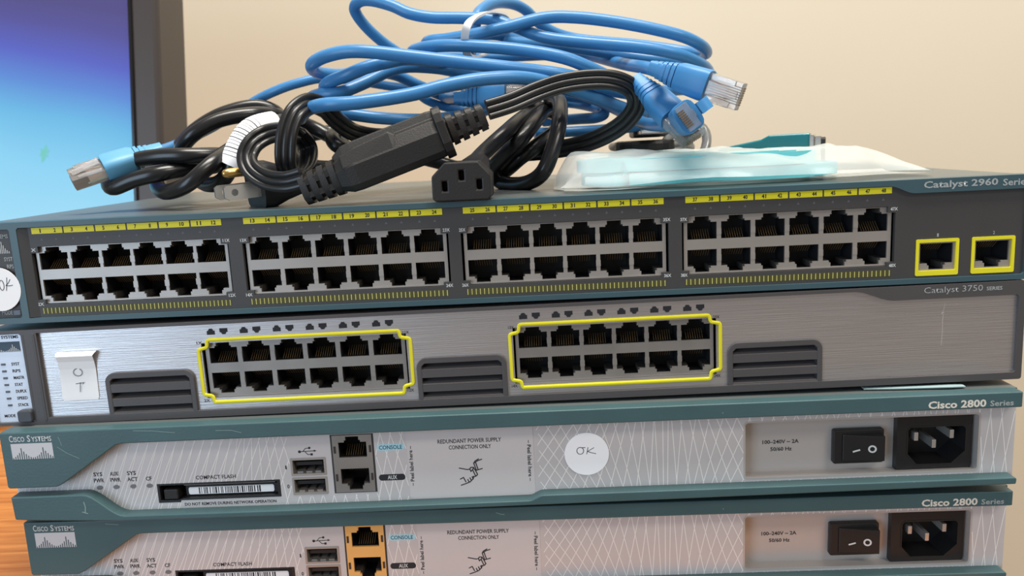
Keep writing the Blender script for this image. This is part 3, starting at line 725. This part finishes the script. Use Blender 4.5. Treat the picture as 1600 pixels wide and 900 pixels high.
# ------------------------------------------------------------------ cords and cables on top (centre lines in mm)
PATHS = {
    'blue_tied': [(298.7,30.0,50.5),(294.4,54.8,55.1),(287.4,85.3,60.0),(272.4,121.4,68.9),(251.7,132.5,76.1),(232.1,127.9,80.7),(218.2,119.9,82.5),(202.7,112.3,80.3),(190.9,107.7,77.7),(185.8,97.9,76.5),(188.6,88.0,76.8),(198.3,84.0,76.8),(211.7,80.0,77.8),(228.0,78.0,80.1),(247.4,80.0,84.0),(263.4,80.0,83.4),(282.5,80.0,80.3),(301.6,80.0,75.9),(317.9,82.0,71.3),(329.0,92.0,67.2),(334.9,112.0,65.4),(334.4,140.0,69.1),(305.0,152.0,76.3),(267.6,152.0,81.8),(248.9,145.0,88.4),(238.2,135.0,97.0),(229.5,125.1,99.3),(220.4,110.4,97.0),(213.9,99.0,91.0),(211.7,94.8,83.5),(210.1,104.7,78.3),(206.3,130.0,73.9),(199.5,151.7,67.7),(190.9,156.5,59.6),(187.2,143.5,53.0),(193.9,118.9,49.9),(201.1,100.0,48.5)],
    'blue_upright_loop': [(302.0,28.0,28.4),(299.0,48.7,27.9),(294.0,78.0,30.6),(281.5,113.6,40.8),(261.5,129.5,50.6),(228.9,140.7,58.8),(199.4,141.7,64.7),(176.5,133.4,70.1),(163.2,122.4,78.1),(154.6,114.0,85.7),(149.4,108.0,92.5),(147.9,104.0,97.5),(151.7,100.0,100.2),(159.1,96.0,99.5),(169.6,92.0,95.8),(178.8,89.9,91.2),(190.2,89.6,88.6),(205.0,89.2,87.5),(219.7,91.2,86.4),(232.7,87.6,81.4),(247.0,79.9,74.7),(265.9,76.0,70.8),(294.4,75.4,66.8),(313.9,78.4,62.7),(328.8,91.5,57.9),(337.0,117.2,55.7),(335.7,147.4,59.0),(309.5,158.8,66.4),(267.4,155.4,72.7),(229.5,150.9,73.4),(193.4,131.0,72.6),(181.4,105.6,72.0),(179.8,85.1,71.9),(188.0,72.0,71.9),(201.4,64.0,71.2),(218.7,60.0,69.2),(237.1,57.8,66.3),(255.2,56.8,62.0),(268.2,60.8,56.9),(279.0,68.3,52.2),(286.9,56.8,47.0),(290.9,42.0,43.8)],
    'blue_front_strand': [(246.7,150.0,34.8),(264.9,135.2,34.9),(275.0,123.1,34.8),(279.9,120.5,36.9),(276.1,134.1,40.9),(258.7,154.0,45.6),(228.3,136.9,44.8),(207.5,110.1,40.2),(195.1,91.9,37.9),(181.1,82.0,37.3),(164.1,75.0,38.6),(148.6,72.1,41.2),(135.9,72.1,44.0),(130.6,65.8,46.5),(132.3,57.9,49.1),(138.3,52.1,50.3),(148.0,50.1,50.6),(159.4,56.5,55.2),(169.1,65.4,60.6),(179.1,74.1,63.3),(197.3,84.2,62.0),(216.4,94.8,59.0),(236.4,106.6,56.6),(257.5,118.5,52.9),(282.2,119.2,49.0),(298.4,108.8,44.1),(298.8,92.9,37.3),(289.9,83.1,36.8),(270.9,69.3,43.4),(253.1,54.6,48.9),(236.5,39.2,52.1),(219.2,31.3,52.1),(202.3,25.8,49.8),(185.2,23.3,46.3),(163.1,19.0,43.9),(146.9,21.3,43.7),(135.5,36.7,42.7),(125.8,60.0,40.1)],
    'blue_left_loop': [(226.7,122.0,78.2),(251.1,110.9,74.3),(271.0,101.5,69.6),(296.6,92.2,63.1),(316.5,93.0,59.6),(332.8,98.0,54.3),(338.8,113.0,49.8),(331.5,126.6,48.3),(312.8,111.4,47.0),(296.2,91.9,45.0),(281.2,75.7,47.0),(267.7,61.2,50.7),(255.4,53.6,53.7),(242.6,50.2,55.9),(224.9,43.6,58.2),(201.8,38.4,61.5),(184.7,36.0,64.1),(167.3,36.0,66.9),(155.3,38.0,67.8),(144.7,42.0,66.7),(137.6,48.0,64.8),(134.2,58.0,63.2),(135.3,68.0,61.9),(142.5,78.0,61.4),(153.5,98.3,64.1),(164.9,115.9,63.3),(176.7,125.5,57.5),(191.2,140.0,51.2),(209.1,151.2,48.6),(219.0,151.2,54.8),(209.5,127.6,63.7),(194.7,80.0,64.9),(181.7,56.7,65.1),(172.4,47.2,63.2),(162.3,44.3,60.9),(152.8,45.1,57.9),(143.2,51.7,55.7),(137.3,67.2,54.0),(138.5,84.3,50.8),(151.7,92.1,48.0),(175.2,95.2,50.9),(202.2,100.3,55.2),(229.5,110.0,57.2)],
    'blue_low': [(240.4,112.0,27.9),(260.0,116.1,27.7),(280.7,109.7,27.9),(297.0,100.6,29.0),(303.2,105.0,32.9),(296.3,120.0,37.9),(276.2,134.2,44.5),(254.6,141.5,48.8),(232.2,145.6,49.4),(213.1,143.5,45.1),(198.4,135.5,39.7),(187.6,130.0,36.5)],
    'blue_plugged_left': [(50.1,56.0,26.1),(50.6,66.6,27.9),(50.4,92.6,31.7),(60.1,114.5,39.6),(76.0,112.7,47.2),(89.7,108.0,53.2),(101.3,104.0,57.1),(112.7,104.0,60.3),(126.9,108.0,62.9),(142.2,118.0,61.5),(156.4,128.0,59.0),(171.6,134.8,55.8),(179.4,137.4,49.8),(190.7,141.3,45.4),(212.9,145.0,41.5)],
    'black_round': [(93.9,80.0,17.1),(93.1,66.0,21.3),(87.3,52.0,24.1),(76.6,44.0,24.7),(62.7,44.0,25.1),(47.3,48.0,23.9),(37.1,52.0,21.3),(32.8,52.0,17.5),(32.8,48.0,13.9),(38.0,42.0,11.5),(50.0,40.0,15.0),(62.0,40.0,17.1),(71.4,48.0,18.5),(81.4,62.0,19.5),(86.3,92.0,26.2),(96.1,108.0,36.0),(102.0,104.0,44.2),(92.0,100.0,49.3),(75.0,96.0,46.3),(60.1,92.0,38.2),(51.9,84.0,27.6),(51.2,70.0,18.1),(53.7,54.0,12.3),(63.3,40.0,8.3),(76.9,32.0,11.1),(85.9,34.0,17.9),(90.6,45.0,24.0),(94.2,78.0,32.8),(100.2,104.0,40.2),(105.8,96.0,43.1),(97.4,80.0,44.3),(80.8,72.0,41.7),(68.6,68.0,35.2),(60.1,72.0,27.7),(59.3,76.0,18.9),(74.7,60.0,10.7),(87.4,48.0,11.6),(95.1,42.0,18.1),(99.7,44.0,28.1),(104.6,50.0,35.7),(111.8,66.0,39.0),(115.9,86.0,39.7),(126.7,92.0,34.3),(140.7,84.0,25.9),(147.0,74.0,18.5),(135.1,78.0,15.1),(118.4,84.0,17.7),(111.3,92.0,24.6),(117.1,104.0,32.5),(136.3,110.0,33.7),(163.4,116.0,28.9)],
    'ribbed': [(219.2,28.0,38.2),(230.2,32.0,41.2),(242.0,36.0,45.6),(253.9,38.0,48.8),(267.3,40.0,50.0),(278.3,42.0,49.0),(286.4,46.0,44.9),(288.8,52.0,37.7),(283.5,58.0,30.0),(273.2,66.0,23.9),(260.8,74.0,20.1),(244.7,84.0,18.2),(227.8,96.0,17.5)],
    'ribbed_left': [(138.2,8.0,12.7),(130.0,10.0,11.3),(120.4,14.0,12.7),(113.0,18.0,17.4),(110.5,22.0,23.1),(113.2,26.0,29.2),(119.0,34.0,33.0),(122.6,60.0,33.1),(125.0,72.0,25.5),(127.2,56.0,16.2),(128.0,30.0,12.8),(128.9,18.0,18.4),(130.1,16.0,27.5),(132.0,18.0,35.8),(134.9,22.0,42.1),(138.8,30.0,45.4),(142.6,42.0,43.1),(144.9,56.0,37.5),(149.0,76.0,32.0),(160.5,92.0,29.6),(173.1,100.0,32.1)],
    'black_c13': [(209.1,26.0,11.4),(213.1,42.0,16.9),(219.0,52.0,22.5),(225.9,60.0,28.3),(232.9,74.0,34.2),(241.8,98.0,40.4),(249.5,100.0,44.1),(253.6,82.0,42.4),(252.5,64.0,32.3),(248.6,56.0,19.5),(242.4,54.0,7.5),(232.5,66.0,2.5),(221.3,84.0,3.4),(217.9,78.0,10.4),(223.7,70.0,16.8),(232.5,64.0,24.0),(240.7,76.0,33.2),(246.6,100.0,38.9),(254.2,122.0,36.5),(251.8,104.0,28.6),(243.6,82.0,22.8),(232.7,74.0,15.7),(220.5,92.0,7.2),(205.7,110.0,7.9),(187.2,120.0,13.8),(167.3,110.0,20.3),(155.8,96.0,23.8),(148.2,82.0,22.3),(139.2,76.0,26.0),(135.2,84.0,31.5),(141.9,100.0,33.3),(156.7,112.0,27.1)],
}
PTS = {
    'p1a': (303.3,24,48.4),
    'p1b': (327.6,10,37.4),
    'p2a': (211.7,95,47.7),
    'p2b': (237.7,90,47.8),
    'p3a': (304.9,22,29.2),
    'p3b': (304.4,-16,32.2),
    'p4a': (294.9,40,41.2),
    'p4b': (304.1,30,29.5),
    'p5a': (46.5,50,24.9),
    'p5b': (23.5,36,17.0),
    'nema': (110.5,28,9.4),
    'inA': (155.9,14,13.2),
    'inB': (198.8,18,27.5),
    'tag': (95.1,42.0,18.1),
    'db': (364.1,92,20.2),
    'tie': [(208.1,66,70.8),(208.9,60,76.0),(211.0,60,80.6),(214.9,66,84.5),(220.6,80,88.1),(227.7,105,88.6),(226.0,128,81.7),(215.2,118,72.2),(208.6,88,68.1)],
}


def tubepart(name, key, r, mt, parent, n=14, sub=7): return MB().tube(catmull(PATHS[key], sub), r, n).build(name, mt, parent, smooth=60)

def boot_ring(x, hy, hz, n=16):
    out = []
    for i in range(n):
        t = 2 * pi * (i + .5) / n; c, s = cos(t), sin(t); e = .55
        out.append((x, hy * abs(c) ** e * (1 if c > 0 else -1), hz * abs(s) ** e * (1 if s > 0 else -1)))
    return out

def rj_plug(parent, loc, tip, up, mt, hook=False, inset=0):
    """boot then clear plug; local x runs to the tip, local y is the broad width, local z the thickness"""
    M = at(loc, Vector(tip) - Vector(loc), up)
    b = MB().loft([boot_ring(x, hy, hz) for x, hy, hz in ((0, 5.6, 4.4), (2, 6.4, 5.2), (13, 6.9, 5.6), (15, 6.7, 5.2))], 0, M)
    bt = b.build('boot', mt, parent, smooth=50)
    rb = MB()
    for i in range(5):
        x = -11.5 + i * 2.4; k = .62 + .09 * i
        rb.loft([boot_ring(x, 5.6 * k, 4.6 * k), boot_ring(x + 1.5, 5.6 * k, 4.6 * k)], 0, M)
    rb.loft([boot_ring(-13, 3.1, 3.1), boot_ring(1, 4.4, 3.8)], 0, M)
    rb.build('strain_relief', mt, bt, smooth=35)
    if hook:
        hk = [M @ Vector(p) for p in ((9, 0, 5), (14, 0, 8.5), (19, 0, 9.5), (22, 0, 7.5), (22.5, 0, 4))]
        MB().sweep(catmull(hk, 6), [(-2.6, -.6), (2.6, -.6), (2.6, .6), (-2.6, .6)], M.to_3x3() @ Vector((0, 0, 1))).build('latch_guard', mt, bt, smooth=40)
    M = M @ Matrix.Translation((-inset, 0, 0))
    p = MB().box(14.5, 30, -5.85, 5.85, -3.3, 2.4, 0, M).box(16, 27, -5.85, -3.4, 2.2, 3.3, 0, M).box(16, 27, 3.4, 5.85, 2.2, 3.3, 0, M)
    p.loft([[(29, -1.6, 2.4), (29, 1.6, 2.4), (29, 1.6, 3.2), (29, -1.6, 3.2)], [(16, -3, 4.6), (16, 3, 4.6), (16, 3, 5.4), (16, -3, 5.4)]], 0, M)
    pl = p.build('clear_plug', CLEAR, parent, bevel=.3)
    c = MB()
    for i in range(8): y = -3.6 + i * 1.02; c.box(23, 30.1, y - .22, y + .22, -3.4, -.4, 0, M)
    c.build('contacts', GOLD, pl)
    w = MB()
    for i, cl in enumerate(range(8)): y = -3.6 + i * 1.02; w.box(12, 24, y - .36, y + .36, -2.4, -1.5, i % 2, M)
    w.build('wires', [mat('pink_wire', rgb(214, 150, 130), .5), mat('pale_green_wire', rgb(190, 205, 180), .5)], pl)

G = 'blue network cables piled on the topmost switch'
def cable(key, label, r=3.05):
    o = thing('network_cable', label, 'cable', (PATHS[key][0][0], PATHS[key][0][1], 0), G)
    tubepart('cord', key, r, BLUE, o)
    return o
c1 = cable('blue_tied', 'blue network cable gathered by the white tie, its clear plug jutting out past the pile')
rj_plug(c1, PTS['p1a'], PTS['p1b'], (0.1, -1, -0.25), BLUE2)
rj_plug(c1, PTS['p2a'], PTS['p2b'], (0, -1, 0.3), BLUE2)
c2 = cable('blue_upright_loop', 'blue network cable whose tall loop stands highest above the pile')
rj_plug(c2, PTS['p3a'], PTS['p3b'], (0.75, 0.1, 0.5), BLUE2, hook=True, inset=13)
rj_plug(c2, PTS['p4a'], PTS['p4b'], (0.1, -1, 0.35), BLUE2)
c3 = cable('blue_front_strand', 'blue network cable running lowest across the front of the blue pile', 3.1)
c4 = cable('blue_left_loop', 'blue network cable with a flat rounded loop end above the black cords', 3.1)
c6 = cable('blue_low', 'blue network cable lying lowest behind the ribbed black cord', 2.9)
c5 = cable('blue_plugged_left', 'blue network cable with pale blue boot and clear plug beside the monitor', 2.6)
rj_plug(c5, PTS['p5a'], PTS['p5b'], (-.05, -.75, 1), SKYB)

ti = thing('cable_tie', 'white strap tie around the blue cables', 'cable tie', tuple(PTS['tie'][0]))
MB().sweep(catmull(PTS['tie'], 6, closed=True), [(-.55, -1.9), (.55, -1.9), (.55, 1.9), (-.55, 1.9)], (1, 0, 0.12), closed=True).build('strap', TAPE, ti, smooth=50)

# black round cord with the three pin plug
k1 = thing('power_cord', 'thick round black power cord with white barcode tag, coiled beside the monitor', 'power cord', (PATHS['black_round'][0][0], 60, 0), 'black power cords')
tubepart('cord', 'black_round', 3.8, CORD, k1)
cl = catmull(PATHS['black_round'], 7); i0 = PATHS['black_round'].index(PTS['tag']) * 7
seg = cl[i0 + 1:i0 + 21]
lab = MB(); lab.sweep(seg, [(5.8 * a, 4.8 * b_) for a, b_ in circ(1, 16)], (0, -1, 0), 0)
lo = lab.build('barcode_tag', WHITE, k1, smooth=60)
bars = MB(); rnd = random.Random(3)
dense = catmull(seg, 8)
i = 18
while i < len(dense) - 36:
    w = rnd.choice((1, 2)); bars.sweep(dense[i:i + w + 1], [(5.85 * a, 4.86 * b_) for a, b_ in circ(1, 16)], (0, -1, 0)); i += w + rnd.choice((4, 6, 7))
bars.build('bar_lines', INK, lo)
M = at(PTS['nema'], (-.77, -.62, -.05), (0, 0, 1))
pb = MB().loft([boot_ring(x, hy, hz) for x, hy, hz in ((-26, 5, 5), (-14, 8, 8), (-4, 12, 11.5), (0, 12, 11.5))], 0, M).build('three_pin_plug', BLACK, k1, smooth=40)
for y in (-6.2, 6.2):
    bl = MB(); MR = M @ Matrix.Translation((0, y, 0))
    bl.plate([(0, -4.6), (14.5, -4.6), (16.5, -3.2), (16.5, 1.0), (15, 2.0), (0, 2.0)], [[(11.8 + 1.6 * cos(2 * pi * q / 12), -1.3 + 1.6 * sin(2 * pi * q / 12)) for q in range(12)]], .75, -.75, 0, MR)
    bl.plate([(0, -4.6), (14.5, -4.6), (16.5, -3.2), (16.5, 1.0), (15, 2.0), (0, 2.0)], [[(11.8 + 1.6 * cos(2 * pi * q / 12), -1.3 + 1.6 * sin(2 * pi * q / 12)) for q in range(12)]], -.75, .7, 0, MR)
    bl.build('blade', BLADE, pb)
MB().loft([[(x, r * cos(t), 7.2 + r * sin(t)) for t in [2 * pi * q / 14 for q in range(14)]] for x, r in ((0, 2.2), (11, 2.2), (13, 1.7), (13.8, .8))], 0, M).build('earth_pin', BRASS, pb, smooth=40)

# ribbed flat cord with the inline connector
k2 = thing('power_cord', 'black ribbed flat power cord with a long moulded inline connector', 'power cord', (178, 15, 0), 'black power cords')
def ribprof(r=1.72, d=3.05):
    up = []; 
    for k in (-1, 0, 1):
        for q in range(7):
            t = radians(150 - 20 * q); up.append((k * d + r * cos(t), r * sin(t)))
    return up + [(-a, -b_) for a, b_ in up]
for key in ('ribbed', 'ribbed_left'):
    MB().sweep(catmull(PATHS[key], 8), ribprof(), (0, -1, 0)).build('ribbed_cord', RIBC, k2, smooth=45)
A, B = Vector(PTS['inA']), Vector(PTS['inB']); Ln = (B - A).length
M = at(A, B - A, (0, 0, 1))
sec = [(-9.5, -9), (-11.5, -6), (-11.8, 2), (-8.4, 7.6), (-1.5, 8.4), (.5, 12.4), (9, 12.2), (12, 6), (12, -7), (10, -9)]
bd = MB().loft([[(x, y * k, z * k) for y, z in sec] for x, k in ((-3, .72), (2, .96), (6, 1), (Ln - 3, 1), (Ln, .97))], 0, M)
bd.loft([[(x, y, z) for y, z in ((-11.6, 2), (-8.6, 7.6 + h), (-1.2, 8.2 + h), (-1, 2))] for x, h in ((1, .2), (8, 1.6), (Ln * .54, 2.6), (Ln * .60, .1))], 0, M)
bd = bd.build('connector_body', BLACKM, k2, bevel=.7)
MB().loft([boot_ring(x, hy, hz) for x, hy, hz in ((Ln - .5, 12.6, 11.6), (Ln + 3.4, 12.4, 11.4))], 0, M @ Matrix.Translation((0, 0, 1.2))).build('flange', BLACKM, bd, bevel=.5)
def relief(x0, x1, r0, r1, M, parent):
    b = MB(); n = 4; d = (x1 - x0)
    b.loft([boot_ring(x0, r0 * .8, r0 * .8), boot_ring(x1, r1 * .8, r1 * .8)], 0, M)
    for i in range(n):
        t = (i + .1) / n; u = (i + .72) / n
        b.loft([boot_ring(x0 + d * t, r0 + (r1 - r0) * t, r0 + (r1 - r0) * t), boot_ring(x0 + d * u, r0 + (r1 - r0) * u, r0 + (r1 - r0) * u)], 0, M)
    for i in range(n - 1):
        t = (i + .6) / n; u = (i + 1.2) / n; r = r0 + (r1 - r0) * t
        for sgn in (-1, 1): b.box(min(x0 + d * t, x0 + d * u), max(x0 + d * t, x0 + d * u), -r * .98, -r * .5, sgn * r * .4 - r * .18, sgn * r * .4 + r * .18, 0, M)
    return b.build('strain_relief', BLACKM, parent, smooth=30)
relief(-20, -1.5, 6.6, 8.2, M, bd); relief(Ln + 21, Ln + 3, 5.8, 7.2, M @ Matrix.Translation((0, 0, 1.2)), bd)

# the connector that faces forward, on its own round cord
k3 = thing('power_cord', 'black power cord whose socket end faces forward at the switch edge', 'power cord', (208, 10, 0), 'black power cords')
tubepart('cord', 'black_c13', 3.9, CORD, k3)
cx = 208.0
fo = [(cx - 11.2, .4), (cx + 11.2, .4), (cx + 12.3, 1.6), (cx + 12.4, 10.8), (cx + 7.4, 16.4), (cx - 6.6, 16.4), (cx - 12.2, 10.8), (cx - 12.3, 1.6)]
sl = [[(x - 1.1, z - 2.1), (x + 1.1, z - 2.1), (x + 1.1, z + 2.1), (x - 1.1, z + 2.1)] for x, z in ((cx - 6.9, 6.6), (cx + .3, 10.9), (cx + 7.6, 6.9))]
hd = MB().plate(fo, sl, -5, 16).build('socket_head', BLACKM, k3, bevel=.6)
MB().prism([(cx + (x - cx) * .93, 8.2 + (z - 8.2) * .93) for x, z in fo], 4, 15).build('socket_core', CAVITY, hd)
MB().loft([[(cx + (x - cx) * k + dx, y, 8.4 + (z - 8.4) * k + dz) for x, z in fo] for y, k, dx, dz in ((14, 1.02, 0, 0), (18, 1.02, 0, 0), (24, .7, 2, 2), (34, .45, 5, 7))]).build('strain_relief', BLACKM, hd, bevel=.5)

# ------------------------------------------------------------------ bag, console cable, small connectors
bg = thing('plastic_bag', 'clear crinkled plastic bag holding an aqua cable on the topmost switch', 'bag', (330, 40, 0))
def bag_pt(u, v, top):
    x = 250 + 164 * u + 2.2 * sin(v * 7)
    wid = 1 - .28 * max(0, u - .72) / .28 - .35 * max(0, .06 - u) / .06
    y = 44 + (v - .5) * 76 * wid + (3 * sin(u * 9) + 2 * sin(u * 23)) * (1 - v) + 6 * (u - .5)
    prof = max(0, sin(pi * min(max(v, 0), 1))) ** .55
    end = min(1, u / .05) ** .6 * min(1, (1 - u) / .18) ** .7
    wr = 1.0 - 1.5 * abs(sin(v * 9 + u * 4 + .6 * sin(u * 11))) - .7 * abs(sin(v * 17 - u * 6)) + .5 * sin(u * 40 + v * 9) * sin(u * 9) - .5 * abs(sin(u * 21 + v * 3))
    hgt = 15.2 + 1.2 * sin(u * 5 + 1) + 1.5 * max(0, u - .6)
    if top: return Vector((x, y, .9 + (hgt + wr) * prof * end + 1.6 * (1 - prof) + 3.5 * (1 - v) ** 3 * (u > .15) * min(1, (u - .15) * 4) * (1 - u)))
    return Vector((x, y, .5 + .7 * (1 - prof) + 3.5 * (1 - v) ** 3 * (u > .15) * min(1, (u - .15) * 4) * (1 - u)))
bmh = MB(); NU, NV = 110, 26
for top in (True, False):
    o0 = len(bmh.v)
    for i in range(NU + 1):
        for j in range(NV + 1): bmh.v.append(bag_pt(i / NU, j / NV, top))
    for i in range(NU):
        for j in range(NV):
            a = o0 + i * (NV + 1) + j; q = [a, a + 1, a + NV + 2, a + NV + 1]; bmh.f.append(q if top else q[::-1]); bmh.m.append(0)
film = bmh.build('film', BAG, bg, smooth=80)
cc = thing('console_cable', 'flat aqua cable folded in long loops inside the clear bag', 'cable', (330, 42, 1))
def stadium(x0, x1, y0, y1, z, n=10):
    r = (y1 - y0) / 2; c = (y0 + y1) / 2
    p = [Vector((x0 + r + (x1 - x0 - 2 * r) * i / n, y0, z)) for i in range(n)] + [Vector((x1 - r + r * sin(pi * i / 10), c - r * cos(pi * i / 10), z)) for i in range(10)]
    return p + [Vector((x1 - r - (x1 - x0 - 2 * r) * i / n, y1, z)) for i in range(n)] + [Vector((x0 + r - r * sin(pi * i / 10), c + r * cos(pi * i / 10), z)) for i in range(10)]
P = []
for x0, x1, y0, y1, z in ((262, 372, 22, 60, 4.6), (265, 378, 25, 57, 5.0), (268, 366, 28, 54, 5.4), (260, 368, 21, 61, 10.6), (263, 360, 24, 58, 11.0), (266, 352, 27, 55, 11.2)):
    P += stadium(x0, x1, y0, y1, z)
MB().sweep(P, [(-1.1, -2.8), (1.1, -2.8), (1.1, 2.8), (-1.1, 2.8)], (0, 0, 1)).build('flat_cord', TEALC, cc, smooth=40)

db = thing('serial_connector', 'teal serial connector with silver end standing behind the plastic bag', 'connector', tuple(PTS['db'][:2]) + (0,))
M = at((PTS['db'][0], PTS['db'][1], 10.2), (.93, -.37, 0), (0, 0, 1))
hb = MB().loft([[(x, y, z) for y, z in ((-7.5, -10), (7.5, -10), (7.5, h), (-7.5, h))] for x, h in ((-26, 4.5), (-4, 8.4), (0, 10.4), (20, 10.6))], 0, M).build('hood', TEALH, db, bevel=1.2, seg=3)
MB().box(19.5, 22, -8.2, 8.2, -10.2, 9.6, 0, M).build('end_plate', CHROME, db, bevel=.5)
MB().loft([[(x, y, z) for y, z in ((-4.6, -7.6), (3.6, -8.4), (3.6, 8.2), (-4.6, 7.4))] for x in (21.5, 27)], 0, M).build('socket_face', [BLACKM], db, bevel=.5)
MB().box(21.8, 25.2, -5.2, 4.4, -8.8, 8.8, 0, M).build('shell', CHROME, db, bevel=.4)

us_ = thing('usb_cable', 'silver usb cable coiled up with its metal plug facing forward', 'cable', (306, 135, 0))
P = []
for k in range(64):
    t = 2 * pi * k / 16; P.append(Vector((308 + (24 - k * .03) * cos(t), 136 + 20 * sin(t), 2.6 + k * .27 + 1.2 * sin(t * .7))))
P += [Vector(p) for p in ((322, 118, 24), (311, 120, 25), (303, 124, 25), (300, 130, 24.8))]
MB().tube(catmull(P, 3), 2.5, 10).build('cord', SILVC, us_, smooth=60)
ring = [Vector((322 + 13 * cos(t), 112 + 7 * sin(t), 15 + 13.5 * sin(t + .5))) for t in [2 * pi * q / 28 for q in range(28)]]
MB().tube(ring, 2.6, 10, closed=True).build('loose_loop', SILVC, us_, smooth=60)
ux, uz = 303.0, 26.6
up_ = MB().plate(rrect(ux - 6.1, ux + 6.1, uz - 2.4, uz + 2.4, .3), [rrect(ux - 5.6, ux + 5.6, uz - 1.9, uz + 1.9, .2)], 98, 114).build('usb_plug', CHROME, us_)
MB().box(ux - 5.5, ux + 5.5, 100, 113, uz - 1.8, uz + .1).build('tongue', WHITE, up_)
MB().box(ux - 8, ux + 8, 113, 134, uz - 4.2, uz + 4.2).build('hood', BLACK, us_, bevel=1.5)
MB().loft([[(302 + 17 * cos(t), 120 + 13 * sin(t), z) for t in [2 * pi * q / 24 for q in range(24)]] for z in (14, 21)]).build('black_puck', BLACK, us_, bevel=2)
ck = thing('clear_plug_cover', 'small clear plastic plug cover lying behind the plastic bag', 'plug cover', (333, 140, 0))
MB().plate(rrect(325, 343, .2, 23, 3), [rrect(328, 340, 12, 20.5, 3)], 136, 144).build('cover', CLEAR, ck, bevel=1)

flush_texts()
